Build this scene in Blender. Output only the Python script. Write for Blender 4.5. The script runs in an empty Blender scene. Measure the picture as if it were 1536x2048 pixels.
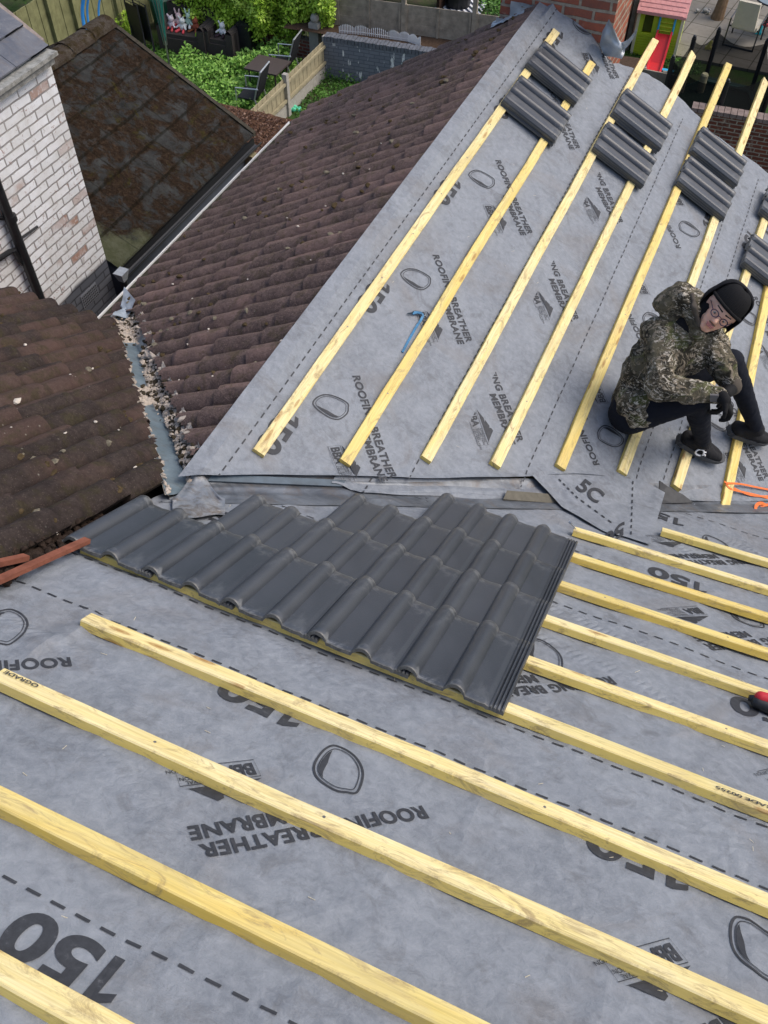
import bpy, bmesh, math, random
import numpy as np
from mathutils import Vector, Matrix, noise

random.seed(7)
SC = bpy.context.scene
COL = SC.collection

# ------------------------------------------------------------------ camera
CAM = np.array([1.64687, -1.84533, 2.82113])
YAW, PIT, ROL, FPX = -0.40482, 0.90138, 0.00577, 1785.58
tA, tC, tB = 0.5925, 0.49987, 0.60028
_cy, _sy, _cp, _sp = math.cos(YAW), math.sin(YAW), math.cos(PIT), math.sin(PIT)
_f = np.array([_sy*_cp, _cy*_cp, -_sp]); _r = np.array([_cy, -_sy, 0.0]); _u = np.cross(_r, _f)
_cr, _sr = math.cos(ROL), math.sin(ROL)
CR, CU, CF = _r*_cr+_u*_sr, -_r*_sr+_u*_cr, _f
cd = bpy.data.cameras.new("camera"); cam = bpy.data.objects.new("camera", cd); COL.objects.link(cam)
cam.matrix_world = Matrix(((CR[0], CU[0], -CF[0], CAM[0]), (CR[1], CU[1], -CF[1], CAM[1]), (CR[2], CU[2], -CF[2], CAM[2]), (0, 0, 0, 1)))
cd.sensor_fit = 'VERTICAL'; cd.sensor_height = 24.0; cd.lens = FPX/2048*24.0
cd.clip_start = 0.05; cd.clip_end = 500
SC.camera = cam
# ------------------------------------------------------------------ light
SUN_EL, SUN_AZ = math.radians(52), math.radians(62)      # azimuth from +Y towards +X
w = bpy.data.worlds.new("World"); SC.world = w; w.use_nodes = True
wn = w.node_tree; bg = wn.nodes["Background"]
sky = wn.nodes.new("ShaderNodeTexSky"); sky.sky_type = 'NISHITA'; sky.sun_disc = False
sky.sun_elevation = SUN_EL; sky.sun_rotation = SUN_AZ; sky.air_density = 1.0; sky.dust_density = 4.0; sky.ozone_density = 1.0
wn.links.new(sky.outputs[0], bg.inputs[0]); bg.inputs[1].default_value = 0.15
sd = bpy.data.lights.new("sun", 'SUN'); sd.energy = 0.85; sd.angle = math.radians(34); sd.color = (1.0, 0.965, 0.91)
sun = bpy.data.objects.new("sun", sd); COL.objects.link(sun)
sv = Vector((math.sin(SUN_AZ)*math.cos(SUN_EL), math.cos(SUN_AZ)*math.cos(SUN_EL), math.sin(SUN_EL)))
sun.rotation_euler = sv.to_track_quat('Z', 'Y').to_euler()
SC.view_settings.view_transform = 'Standard'; SC.view_settings.look = 'None'
SC.view_settings.exposure = 0.45; SC.view_settings.gamma = 1.0

# ------------------------------------------------------------------ pixel -> point helpers (pixels of the 1536x2048 photograph)
def ray(x, y):
    d = CF*FPX + CR*(x-768) + CU*(1024-y); return d/np.linalg.norm(d)
def hit(x, y, n, d):
    v = ray(x, y); t = (d-np.dot(n, CAM))/np.dot(n, v); return CAM+t*v
def atx(x, y, X): return hit(x, y, [1, 0, 0], X)
def aty(x, y, Y): return hit(x, y, [0, 1, 0], Y)
def atz(x, y, Z): return hit(x, y, [0, 0, 1], Z)
nA, nC, nB = math.hypot(1, tA), math.hypot(1, tC), math.hypot(1, tB)
NA, NC, NB = np.array([0, tA, 1])/nA, np.array([tC, 0, 1])/nC, np.array([-tB, 0, 1])/nB
def PA(x, s, h=0): return np.array([x, s/nA, -s*tA/nA])+NA*h      # s = distance down the main slope
def PC(s, y, h=0): return np.array([s/nC, y, -s*tC/nC])+NC*h      # s = distance down the bare rear slope
def PB(s, y, h=0): return np.array([-s/nB, y, -s*tB/nB])+NB*h     # s = distance down the old tiled rear slope
def uA(x, y, h=0):
    q = hit(x, y, [0, tA, 1], h*nA); q = q-NA*h; return q[0], q[1]*nA
def uC(x, y, h=0):
    q = hit(x, y, [tC, 0, 1], h*nC); q = q-NC*h; return q[0]*nC, q[1]
def uB(x, y, h=0):
    q = hit(x, y, [-tB, 0, 1], h*nB); q = q-NB*h; return -q[0]*nB, q[1]
def V(a): return Vector((float(a[0]), float(a[1]), float(a[2])))
def sm(t): t = min(1, max(0, t)); return t*t*(3-2*t)
def nz(x, y, z=0.0): return noise.noise(Vector((x, y, z)))

# ------------------------------------------------------------------ object helpers
class MB:
    def __init__(s): s.v = []; s.f = []; s.m = []; s.uvh = None
    def add(s, vs, fs, mi=0):
        o = len(s.v); s.v += [tuple(map(float, a)) for a in vs]; s.f += [tuple(i+o for i in f) for f in fs]; s.m += [mi]*len(fs)
    def grid(s, fn, nu, nv, mi=0, flip=False):
        vs = [fn(i/nu, j/nv) for j in range(nv+1) for i in range(nu+1)]
        fs = []
        for j in range(nv):
            for i in range(nu):
                a = j*(nu+1)+i; q = (a, a+1, a+nu+2, a+nu+1); fs.append(q[::-1] if flip else q)
        s.add(vs, fs, mi)
    def hexa(s, p, mi=0):      # 8 corners: bottom 4 ccw then top 4 ccw
        s.add(p, [(3, 2, 1, 0), (4, 5, 6, 7), (0, 1, 5, 4), (1, 2, 6, 5), (2, 3, 7, 6), (3, 0, 4, 7)], mi)
    def box(s, c, d, mi=0, rot=None):
        c = Vector(c); hx, hy, hz = d[0]/2, d[1]/2, d[2]/2
        pts = [Vector(q) for q in ((-hx, -hy, -hz), (hx, -hy, -hz), (hx, hy, -hz), (-hx, hy, -hz), (-hx, -hy, hz), (hx, -hy, hz), (hx, hy, hz), (-hx, hy, hz))]
        if rot is not None: pts = [rot@q for q in pts]
        s.hexa([c+q for q in pts], mi)
    def beam(s, a, b, wv, hv, mi=0):   # box from a to b, spanning +-wv sideways and 0..hv up
        a, b, wv, hv = Vector(a), Vector(b), Vector(wv), Vector(hv)
        s.hexa([a-wv, b-wv, b+wv, a+wv, a-wv+hv, b-wv+hv, b+wv+hv, a+wv+hv], mi)
    def tube(s, pts, r, n=8, mi=0, cap=True):
        pts = [Vector(map(float, q)) for q in pts]; rs = r if isinstance(r, (list, tuple)) else [r]*len(pts)
        rings = []; up = None
        for i, q in enumerate(pts):
            t = (pts[min(i+1, len(pts)-1)]-pts[max(i-1, 0)])
            t = t.normalized() if t.length > 1e-9 else Vector((0, 0, 1))
            if up is None: up = Vector((0, 0, 1)) if abs(t.z) < .9 else Vector((1, 0, 0))
            a = t.cross(up).normalized(); b = a.cross(t).normalized(); up = b
            rings.append([q+(a*math.cos(k*2*math.pi/n)+b*math.sin(k*2*math.pi/n))*rs[i] for k in range(n)])
        o = len(s.v)
        vs = [v for ring in rings for v in ring]; fs = []
        for i in range(len(pts)-1):
            for k in range(n):
                k2 = (k+1) % n; fs.append((i*n+k, i*n+k2, (i+1)*n+k2, (i+1)*n+k))
        if cap: fs.append(tuple(range(n))[::-1]); fs.append(tuple((len(pts)-1)*n+k for k in range(n)))
        s.add(vs, fs, mi)
    def capsule(s, a, b, ra, rb, n=12, m=5, flat=None):
        # closed tapered capsule; flat=(axis vector, factor) squeezes it
        a, b = Vector(map(float, a)), Vector(map(float, b)); d = b-a; L = d.length
        t = d.normalized() if L > 1e-6 else Vector((0, 0, 1))
        up = Vector((0, 0, 1)) if abs(t.z) < .9 else Vector((1, 0, 0))
        x = t.cross(up).normalized(); y = x.cross(t).normalized()
        prof = [(-math.cos(i*math.pi/2/m)*ra, math.sin(i*math.pi/2/m)*ra, 0) for i in range(m+1)]+[(math.sin(i*math.pi/2/m)*rb+L, math.cos(i*math.pi/2/m)*rb, 1) for i in range(m+1)]
        vs = []
        for (h, r, _) in prof:
            for k in range(n):
                an = k*2*math.pi/n; q = x*math.cos(an)*r+y*math.sin(an)*r
                if flat: q = q-Vector(flat[0])*(q.dot(Vector(flat[0]))*(1-flat[1]))
                vs.append(a+t*h+q)
        fs = []
        for i in range(len(prof)-1):
            for k in range(n):
                k2 = (k+1) % n; fs.append((i*n+k, i*n+k2, (i+1)*n+k2, (i+1)*n+k))
        fs.append(tuple(range(n))[::-1]); fs.append(tuple((len(prof)-1)*n+k for k in range(n)))
        s.add(vs, fs)
    def ball(s, c, r, n=10, m=7, mi=0, sc=(1, 1, 1)):
        c = Vector(map(float, c)); vs = []
        for j in range(m+1):
            th = math.pi*j/m
            for k in range(n):
                ph = 2*math.pi*k/n
                vs.append(c+Vector((math.sin(th)*math.cos(ph)*r*sc[0], math.sin(th)*math.sin(ph)*r*sc[1], math.cos(th)*r*sc[2])))
        fs = [(j*n+k, (j+1)*n+k, (j+1)*n+(k+1) % n, j*n+(k+1) % n) for j in range(m) for k in range(n)]
        s.add(vs, fs, mi)
    def rock(s, c, d, mi=0, up=None):
        c = Vector(map(float, c)); e = Matrix.Rotation(random.random()*6.3, 3, 'Z')@Matrix.Rotation(random.uniform(-.5, .5), 3, 'X')
        n, m, o = 6, 4, random.random()*50; vs = [e@Vector((0, 0, d[2]*.5))]
        for j in range(1, m):
            th = math.pi*j/m
            for k in range(n):
                ph = 2*math.pi*(k+.5*(j % 2))/n; q = Vector((math.sin(th)*math.cos(ph), math.sin(th)*math.sin(ph), math.cos(th)))
                r = .5*(1+.45*noise.noise(q*1.7+Vector((o, 0, 0)))+random.uniform(-.10, .10)); vs.append(e@Vector((q.x*r*d[0], q.y*r*d[1], q.z*r*d[2])))
        vs.append(e@Vector((0, 0, -d[2]*.5))); fs = [(0, 1+k, 1+(k+1) % n) for k in range(n)]
        for j in range(m-2):
            for k in range(n): a, b = 1+j*n, 1+(j+1)*n; fs.append((a+k, b+k, b+(k+1) % n, a+(k+1) % n))
        z = 1+(m-2)*n; fs += [(z+k, len(vs)-1, z+(k+1) % n) for k in range(n)]
        s.add([c+v for v in vs], fs, mi)
    def build(s, name, mats, parent=None, smooth=False, clean=False):
        me = bpy.data.meshes.new(name); me.from_pydata(s.v, [], s.f); me.update()
        if not isinstance(mats, (list, tuple)): mats = [mats]
        for m in mats: me.materials.append(m)
        if len(mats) > 1: me.polygons.foreach_set('material_index', s.m)
        if smooth: me.polygons.foreach_set('use_smooth', [True]*len(me.polygons))
        if clean:
            bm = bmesh.new(); bm.from_mesh(me); bmesh.ops.remove_doubles(bm, verts=bm.verts, dist=1e-5); bmesh.ops.recalc_face_normals(bm, faces=bm.faces); bm.to_mesh(me); bm.free()
        o = bpy.data.objects.new(name, me); COL.objects.link(o)
        if parent is not None: o.parent = parent
        return o

def tag(o, label=None, cat=None, group=None, kind=None):
    if label: o['label'] = label
    if cat: o['category'] = cat
    if group: o['group'] = group
    if kind: o['kind'] = kind
    return o
def thing(name, label, cat, loc=(0, 0, 0), group=None):
    o = bpy.data.objects.new(name, None); COL.objects.link(o); o.location = [float(a) for a in loc]; o.empty_display_size = .1
    return tag(o, label, cat, group)
def under(child, parent):      # mesh was built in world coordinates
    child.parent = parent; child.matrix_parent_inverse = Matrix.Translation(parent.location).inverted(); return child
def part(mb, name, mats, root, smooth=False, clean=False):
    return under(mb.build(name, mats, None, smooth, clean), root)
def sub(mb, name, mats, par, smooth=False, clean=False):
    o = mb.build(name, mats, None, smooth, clean); o.parent = par
    return o

# ------------------------------------------------------------------ material helpers
class M:
    def __init__(s, name, rough=.8, spec=.3, metal=0.0):
        s.mat = bpy.data.materials.new(name); s.mat.use_nodes = True; s.t = s.mat.node_tree; s.n = s.t.nodes
        s.b = s.n["Principled BSDF"]; s.b.inputs['Roughness'].default_value = rough; s.b.inputs['Specular IOR Level'].default_value = spec; s.b.inputs['Metallic'].default_value = metal
        s._co = None
    def L(s, a, b): s.t.links.new(a, b)
    def co(s, kind='Object', scale=(1, 1, 1), rot=(0, 0, 0), loc=(0, 0, 0)):
        tc = s.n.new('ShaderNodeTexCoord'); mp = s.n.new('ShaderNodeMapping'); mp.inputs['Scale'].default_value = scale; mp.inputs['Rotation'].default_value = rot; mp.inputs['Location'].default_value = loc
        s.L(tc.outputs[kind], mp.inputs[0]); return mp.outputs[0]
    def noise(s, sc, det=4, rough=.55, co=None, dist=0.0):
        n = s.n.new('ShaderNodeTexNoise'); n.inputs['Scale'].default_value = sc; n.inputs['Detail'].default_value = det; n.inputs['Roughness'].default_value = rough; n.inputs['Distortion'].default_value = dist
        if co is not None: s.L(co, n.inputs['Vector'])
        return n.outputs['Fac']
    def vor(s, sc, co=None, feat='F1', out='Distance', rnd=1.0):
        n = s.n.new('ShaderNodeTexVoronoi'); n.feature = feat; n.inputs['Scale'].default_value = sc; n.inputs['Randomness'].default_value = rnd
        if co is not None: s.L(co, n.inputs['Vector'])
        return n.outputs[out]
    def ramp(s, fac, stops, interp='LINEAR'):
        r = s.n.new('ShaderNodeValToRGB'); r.color_ramp.interpolation = interp; e = r.color_ramp.elements
        while len(e) > 1: e.remove(e[-1])
        def c4(c): return (c, c, c, 1) if isinstance(c, (int, float)) else (*c, 1)
        e[0].position = stops[0][0]; e[0].color = c4(stops[0][1])
        for p, c in stops[1:]:
            q = e.new(p); q.color = c4(c)
        s.L(fac, r.inputs[0]); return r.outputs[0]
    def mix(s, fac, a, b, mode='MIX'):
        m = s.n.new('ShaderNodeMix'); m.data_type = 'RGBA'; m.blend_type = mode
        for src, idx in ((fac, 0), (a, 6), (b, 7)):
            if isinstance(src, (int, float)) and idx == 0: m.inputs[0].default_value = src
            elif isinstance(src, (tuple, list)): m.inputs[idx].default_value = (*src, 1)
            elif isinstance(src, (int, float)): m.inputs[idx].default_value = (src, src, src, 1)
            else: s.L(src, m.inputs[idx])
        return m.outputs[2]
    def math(s, op, a, b=None):
        m = s.n.new('ShaderNodeMath'); m.operation = op
        for i, q in enumerate((a, b)):
            if q is None: continue
            if isinstance(q, (int, float)): m.inputs[i].default_value = q
            else: s.L(q, m.inputs[i])
        return m.outputs[0]
    def attr(s, name):
        a = s.n.new('ShaderNodeAttribute'); a.attribute_name = name; return a.outputs['Fac']
    def rnd(s):
        return s.n.new('ShaderNodeObjectInfo').outputs['Random']
    def col(s, c):
        if isinstance(c, (tuple, list)): s.b.inputs['Base Color'].default_value = (*c, 1)
        else: s.L(c, s.b.inputs['Base Color'])
        return s
    def rough(s, r): s.L(r, s.b.inputs['Roughness']); return s
    def bump(s, h, strength=.5, dist=.01):
        b = s.n.new('ShaderNodeBump'); b.inputs['Strength'].default_value = strength; b.inputs['Distance'].default_value = dist
        s.L(h, b.inputs['Height']); s.L(b.outputs[0], s.b.inputs['Normal']); return s
def plain(name, c, rough=.7, spec=.3, metal=0, var=.12, sc=30):
    m = M(name, rough, spec, metal); n = m.noise(sc, 5, .6, m.co())
    m.col(m.ramp(n, [(.25, tuple(x*(1-var) for x in c)), (.75, tuple(min(1, x*(1+var)) for x in c))])); m.bump(n, .15, .003); return m.mat

# ------------------------------------------------------------------ materials
def mat_membrane():
    m = M('roof_membrane_grey', .62, .32)
    co = m.co()
    big = m.noise(3.5, 4, .6, co); mid = m.noise(30, 6, .72, co, .4); fine = m.noise(160, 3, .7, co)
    a = m.mix(m.ramp(big, [(.3, 0.), (.7, 1.)]), (.150, .166, .190), (.215, .236, .264))
    a = m.mix(m.ramp(mid, [(.38, 0.), (.66, .52)]), a, (.320, .342, .372))
    a = m.mix(m.ramp(m.noise(9, 6, .7, m.co(loc=(5, 2, 1)), .6), [(.54, 0.), (.68, .5)]), a, (.105, .108, .115))
    a = m.mix(m.ramp(m.noise(2.1, 5, .65, m.co(loc=(1, 7, 3)), 1.2), [(.53, 0.), (.70, .4)]), a, (.175, .158, .145))
    # scuffs: thin dark scratches
    sc = m.ramp(m.noise(14, 3, .5, m.co(scale=(1, 5, 1), rot=(0, 0, .6)), 2.5), [(.485, 0.), (.5, .35), (.515, 0.)])
    msk = m.ramp(m.noise(1.7, 3, .5, m.co(loc=(9, 9, 9))), [(.5, 0.), (.62, 1.)])
    a = m.mix(m.math('MULTIPLY', sc, msk), a, (.08, .08, .085))
    sp = m.ramp(m.vor(70, m.co(loc=(3, 3, 3))), [(.0, 1.), (.05, .0)])
    a = m.mix(m.math('MULTIPLY', sp, .5), a, (.55, .56, .58))
    m.col(a); m.rough(m.ramp(mid, [(.3, .55), (.7, .72)]))
    h = m.math('ADD', m.math('MULTIPLY', fine, .5), mid)
    m.bump(h, .5, .006); return m.mat
def mat_ink():
    m = M('printed_ink', .6, .3); n = m.noise(60, 4, .7, m.co())
    m.col(m.ramp(n, [(.3, (.030, .032, .037)), (.62, (.045, .048, .055)), (.78, (.11, .115, .125))])); m.bump(n, .1, .002); return m.mat
def mat_wood(name, pale, deep, green=0.25):
    m = M(name, .68, .25)
    r = m.rnd(); off = m.n.new('ShaderNodeCombineXYZ')
    m.L(m.math('MULTIPLY', r, 37.0), off.inputs[0]); m.L(m.math('MULTIPLY', r, 11.0), off.inputs[2])
    tc = m.n.new('ShaderNodeTexCoord'); ad = m.n.new('ShaderNodeVectorMath'); ad.operation = 'ADD'; m.L(tc.outputs['UV'], ad.inputs[0]); m.L(off.outputs[0], ad.inputs[1])
    def mp(sc):
        q = m.n.new('ShaderNodeMapping'); q.inputs['Scale'].default_value = sc; m.L(ad.outputs[0], q.inputs[0]); return q.outputs[0]
    grain = m.noise(1.0, 6, .6, mp((3.5, 150, 150)), .9)
    wide = m.noise(1.0, 4, .55, mp((2.2, 18, 18)), 1.2)
    a = m.mix(m.ramp(wide, [(.3, 0.), (.72, 1.)]), pale, deep)
    a = m.mix(m.ramp(grain, [(.42, 0.), (.68, .6)]), a, tuple(c*.62 for c in deep))
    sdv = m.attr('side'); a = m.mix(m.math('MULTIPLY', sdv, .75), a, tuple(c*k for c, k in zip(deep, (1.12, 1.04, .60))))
    a = m.mix(m.math('MULTIPLY', m.ramp(m.noise(1.0, 4, .6, mp((1.1, 6, 6)), .5), [(.5, 0.), (.72, 1.)]), green), a, (.36, .37, .13))
    # dirt
    a = m.mix(m.ramp(m.noise(1.0, 6, .75, mp((7, 22, 22)), 1.5), [(.52, 0.), (.66, .7)]), a, (.27, .185, .10))
    a = m.mix(m.ramp(m.noise(1.0, 5, .7, mp((2.6, 9, 9)), 1.0), [(.5, 0.), (.7, .38)]), a, (.50, .40, .24))
    # knots
    kv_n = m.n.new('ShaderNodeTexVoronoi'); kv_n.voronoi_dimensions = '2D'; kv_n.inputs['Scale'].default_value = 1.0; m.L(mp((4.2, 21, 1)), kv_n.inputs['Vector']); kv = kv_n.outputs['Distance']
    kv = m.math('ADD', kv, m.ramp(m.noise(1.0, 2, .5, mp((1.3, 3, 1))), [(.50, .30), (.60, 0.)]))
    a = m.mix(m.ramp(kv, [(.05, .9), (.08, .55), (.13, .75), (.17, .2), (.22, 0.)]), a, (.34, .17, .05))
    # darker, per stick
    a = m.mix(m.ramp(r, [(0, .0), (.6, .06), (1, .22)]), a, (.46, .36, .18))
    m.col(a); m.bump(grain, .35, .004); return m.mat
def mat_newtile():
    m = M('charcoal_concrete', .48, .42)
    co = m.co(); big = m.noise(5, 4, .6, co); fine = m.noise(220, 3, .6, co); r = m.rnd()
    a = m.mix(m.ramp(big, [(.3, 0.), (.7, 1.)]), (.029, .034, .043), (.045, .051, .062))
    a = m.mix(m.math('MULTIPLY', r, .40), a, (.062, .068, .080))
    e = m.attr('edge'); en = m.math('MULTIPLY', e, m.ramp(m.noise(26, 6, .75, co, .6), [(.50, 0.), (.66, 1.)]))
    a = m.mix(m.math('MULTIPLY', en, .55), a, (.38, .39, .39))
    a = m.mix(m.ramp(m.noise(7, 6, .7, m.co(scale=(1, .4, 1)), 1.0), [(.56, 0.), (.70, .35)]), a, (.14, .15, .16))
    a = m.mix(m.attr('raw'), a, m.ramp(m.noise(90, 5, .7, co), [(.3, (.06, .06, .055)), (.6, (.13, .13, .12)), (.75, (.26, .25, .23))]))
    m.col(a); m.rough(m.ramp(big, [(.3, .30), (.7, .44)])); m.b.inputs['Specular IOR Level'].default_value = .55; m.bump(fine, .22, .0025); return m.mat
def mat_oldtile(name, base, dark, pinkish, moss, mossamt):
    m = M(name, .93, .12)
    co = m.co()
    a = m.mix(m.ramp(m.noise(6, 6, .7, co), [(.32, 0.), (.68, 1.)]), dark, base)
    a = m.mix(m.ramp(m.noise(45, 5, .75, co), [(.4, 0.), (.75, .8)]), a, tuple(c*.45 for c in dark))
    a = m.mix(m.ramp(m.vor(95, co), [(.0, .75), (.28, 0.)]), a, tuple(c*1.9 for c in base))
    a = m.mix(m.ramp(m.noise(2.3, 4, .6, m.co(loc=(4, 4, 2))), [(.54, 0.), (.72, .55)]), a, pinkish)
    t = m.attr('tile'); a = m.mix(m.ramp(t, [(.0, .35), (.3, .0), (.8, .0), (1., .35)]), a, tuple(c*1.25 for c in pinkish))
    mo = m.ramp(m.noise(11, 6, .72, m.co(loc=(2, 8, 1)), .4), [(.56-.1*mossamt, 0.), (.66-.08*mossamt, 1.)])
    a = m.mix(m.math('MULTIPLY', mo, mossamt), a, m.ramp(m.noise(60, 5, .7, co), [(.3, tuple(c*.35 for c in moss)), (.7, moss)]))
    a = m.mix(m.math('MULTIPLY', m.attr('trough_shade'), m.ramp(m.noise(20, 5, .7, co), [(.3, .7), (.7, .25)])), a, tuple(c*.5 for c in dark))  # rib and course shade painted into the colour, darker in the troughs
    li = m.ramp(m.vor(17, m.co(loc=(1, 1, 6))), [(.0, 1.), (.05, .8), (.09, 0.)])
    a = m.mix(m.math('MULTIPLY', li, m.ramp(m.noise(3, 2, .5, m.co(loc=(7, 1, 2))), [(.5, 0.), (.6, .7)])), a, (.34, .32, .27))
    m.col(a); h = m.math('ADD', m.noise(75, 6, .75, co), m.math('MULTIPLY', m.noise(16, 5, .7, co), .9))
    m.bump(h, .9, .012); return m.mat
def brickvec(m, axis, loc=(0, 0, 0)):
    tc = m.n.new('ShaderNodeTexCoord'); sx = m.n.new('ShaderNodeSeparateXYZ'); cx = m.n.new('ShaderNodeCombineXYZ'); m.L(tc.outputs['Object'], sx.inputs[0])
    if axis == 'y': m.L(sx.outputs[1], cx.inputs[0])
    elif axis == 'x': m.L(sx.outputs[0], cx.inputs[0])
    else: m.L(m.math('ADD', sx.outputs[0], sx.outputs[1]), cx.inputs[0])
    m.L(sx.outputs[2], cx.inputs[1])
    # wobble the joints
    nzc = m.n.new('ShaderNodeTexNoise'); nzc.inputs['Scale'].default_value = 9; m.L(cx.outputs[0], nzc.inputs['Vector'])
    vm = m.n.new('ShaderNodeVectorMath'); vm.operation = 'SCALE'; m.L(nzc.outputs['Color'], vm.inputs[0]); vm.inputs['Scale'].default_value = .016
    ad = m.n.new('ShaderNodeVectorMath'); ad.operation = 'ADD'; m.L(cx.outputs[0], ad.inputs[0]); m.L(vm.outputs[0], ad.inputs[1])
    return ad.outputs[0]
def brick(m, vec, c1, c2, mort, msize=.010, bias=0.0):
    b = m.n.new('ShaderNodeTexBrick'); m.L(vec, b.inputs['Vector']); b.inputs['Scale'].default_value = 1.0
    b.inputs['Brick Width'].default_value = .225; b.inputs['Row Height'].default_value = .075; b.inputs['Mortar Size'].default_value = msize; b.inputs['Mortar Smooth'].default_value = .25; b.inputs['Bias'].default_value = bias
    b.inputs['Color1'].default_value = (*c1, 1); b.inputs['Color2'].default_value = (*c2, 1); b.inputs['Mortar'].default_value = (*mort, 1)
    return b.outputs['Color'], b.outputs['Fac']
def mat_whitebrick():
    m = M('painted_white_brick', .8, .25); v = brickvec(m, 'y')
    c, f = brick(m, v, (.86, .88, .91), (.74, .76, .78), (.27, .26, .26), .0075)
    co = m.co()
    rnd_, _ = brick(m, v, (0, 0, 0), (1, 1, 1), (.5, .5, .5), .006)
    bare = m.math('MULTIPLY', m.ramp(rnd_, [(.89, 0.), (.94, 1.)]), m.ramp(m.noise(1.6, 3, .6, m.co(loc=(2, 2, 8))), [(.40, 0.), (.52, .9)]))
    a = m.mix(m.ramp(m.noise(5, 6, .7, co), [(.38, 0.), (.7, .5)]), c, (.50, .48, .43))
    a = m.mix(m.math('MULTIPLY', bare, m.ramp(m.noise(26, 5, .7, co), [(.35, .4), (.5, 1.)])), a, (.32, .15, .085))
    ch = m.ramp(m.noise(17, 7, .8, co, .8), [(.575, 0.), (.61, .85)])
    a = m.mix(ch, a, m.ramp(m.noise(4, 2, .5, co), [(.4, (.30, .14, .10)), (.6, (.42, .40, .38))]))
    # painted dark grey plinth with an uneven top
    sx = m.n.new('ShaderNodeSeparateXYZ'); tc = m.n.new('ShaderNodeTexCoord'); m.L(tc.outputs['Object'], sx.inputs[0])
    hz = m.math('ADD', sx.outputs[2], m.math('MULTIPLY', m.noise(2.2, 2, .5, co), .16))
    hz2 = m.math('ADD', hz, m.math('MULTIPLY', sx.outputs[1], -.02))
    pl = m.ramp(m.math('ADD', m.math('MULTIPLY', hz2, 4.), 9.35), [(.45, 1.), (.6, 0.)])
    gp, _ = brick(m, v, (.085, .092, .110), (.115, .122, .140), (.045, .047, .055), .0075)
    a = m.mix(pl, a, gp)
    m.col(a); h = m.math('SUBTRACT', m.math('MULTIPLY', m.noise(30, 5, .7, co), .25), f); m.bump(h, .7, .012); return m.mat
def mat_redbrick(name='red_brick', axis='xy', tint=1.0):
    m = M(name, .88, .2); v = brickvec(m, axis); co = m.co()
    c, f = brick(m, v, (.36*tint, .105*tint, .06*tint), (.22*tint, .08*tint, .055*tint), (.36, .31, .24), .012)
    a = m.mix(m.ramp(m.noise(14, 6, .7, co), [(.42, 0.), (.7, .6)]), c, (.13*tint, .07*tint, .055*tint))
    a = m.mix(m.ramp(m.noise(6, 6, .75, m.co(loc=(3, 3, 3))), [(.58, 0.), (.68, .55)]), a, (.45, .37, .28))
    m.col(a); m.bump(m.math('SUBTRACT', m.math('MULTIPLY', m.noise(40, 5, .7, co), .3), f), .8, .012); return m.mat
def mat_lead(name, c1, c2, brown=.3):
    m = M(name, .42, .5, .25); co = m.co()
    a = m.mix(m.ramp(m.noise(5, 6, .7, co, .8), [(.35, 0.), (.65, 1.)]), c1, c2)
    a = m.mix(m.math('MULTIPLY', m.ramp(m.noise(9, 6, .75, m.co(loc=(5, 5, 5)), 1.0), [(.5, 0.), (.66, 1.)]), brown), a, (.13, .105, .085))
    a = m.mix(m.ramp(m.noise(30, 6, .8, co), [(.6, 0.), (.72, .5)]), a, (.42, .42, .40))
    m.col(a); m.bump(m.noise(12, 5, .65, co), .5, .01); return m.mat
def mat_leaf(name, c1, c2, c3=None):
    m = M(name, .55, .3); r = m.attr('tone')
    c3 = c3 or c2
    m.col(m.ramp(r, [(0., c1), (.55, c2), (1., c3)])); m.b.inputs['Subsurface Weight'].default_value = 0.0
    try:
        m.b.inputs['Transmission Weight'].default_value = 0.0
    except Exception: pass
    return m.mat
def mat_camo():
    m = M('camouflage_cloth', .82, .25); co = m.co()
    a = m.mix(m.ramp(m.noise(8, 4, .6, co, .8), [(.44, 0.), (.56, 1.)]), (.030, .026, .017), (.105, .092, .060))
    a = m.mix(m.ramp(m.noise(14, 4, .62, m.co(loc=(3, 1, 2), rot=(.3, .2, .5), scale=(1, 2.3, 1)), 1.8), [(.54, 0.), (.60, 1.)]), a, (.26, .215, .155))
    a = m.mix(m.ramp(m.noise(8, 3, .55, m.co(loc=(8, 2, 5)), 1.0), [(.58, 0.), (.64, .8)]), a, (.075, .085, .028))
    st = m.ramp(m.noise(20, 5, .68, m.co(loc=(1, 6, 4), scale=(1, 1, 2.6), rot=(.6, .1, .2)), 2.6), [(.545, 0.), (.59, 1.)])
    a = m.mix(m.math('MULTIPLY', st, m.ramp(m.noise(7, 3, .5, m.co(loc=(2, 2, 2))), [(.42, 0.), (.52, 1.)])), a, (.47, .43, .36))
    a = m.mix(m.ramp(m.noise(24, 4, .62, m.co(loc=(6, 6, 1), scale=(2.2, 1, 1)), 2.0), [(.60, 0.), (.63, .85)]), a, (.012, .011, .009))
    m.col(a); m.bump(m.noise(14, 4, .55, co, .8), .5, .012); return m.mat

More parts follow.
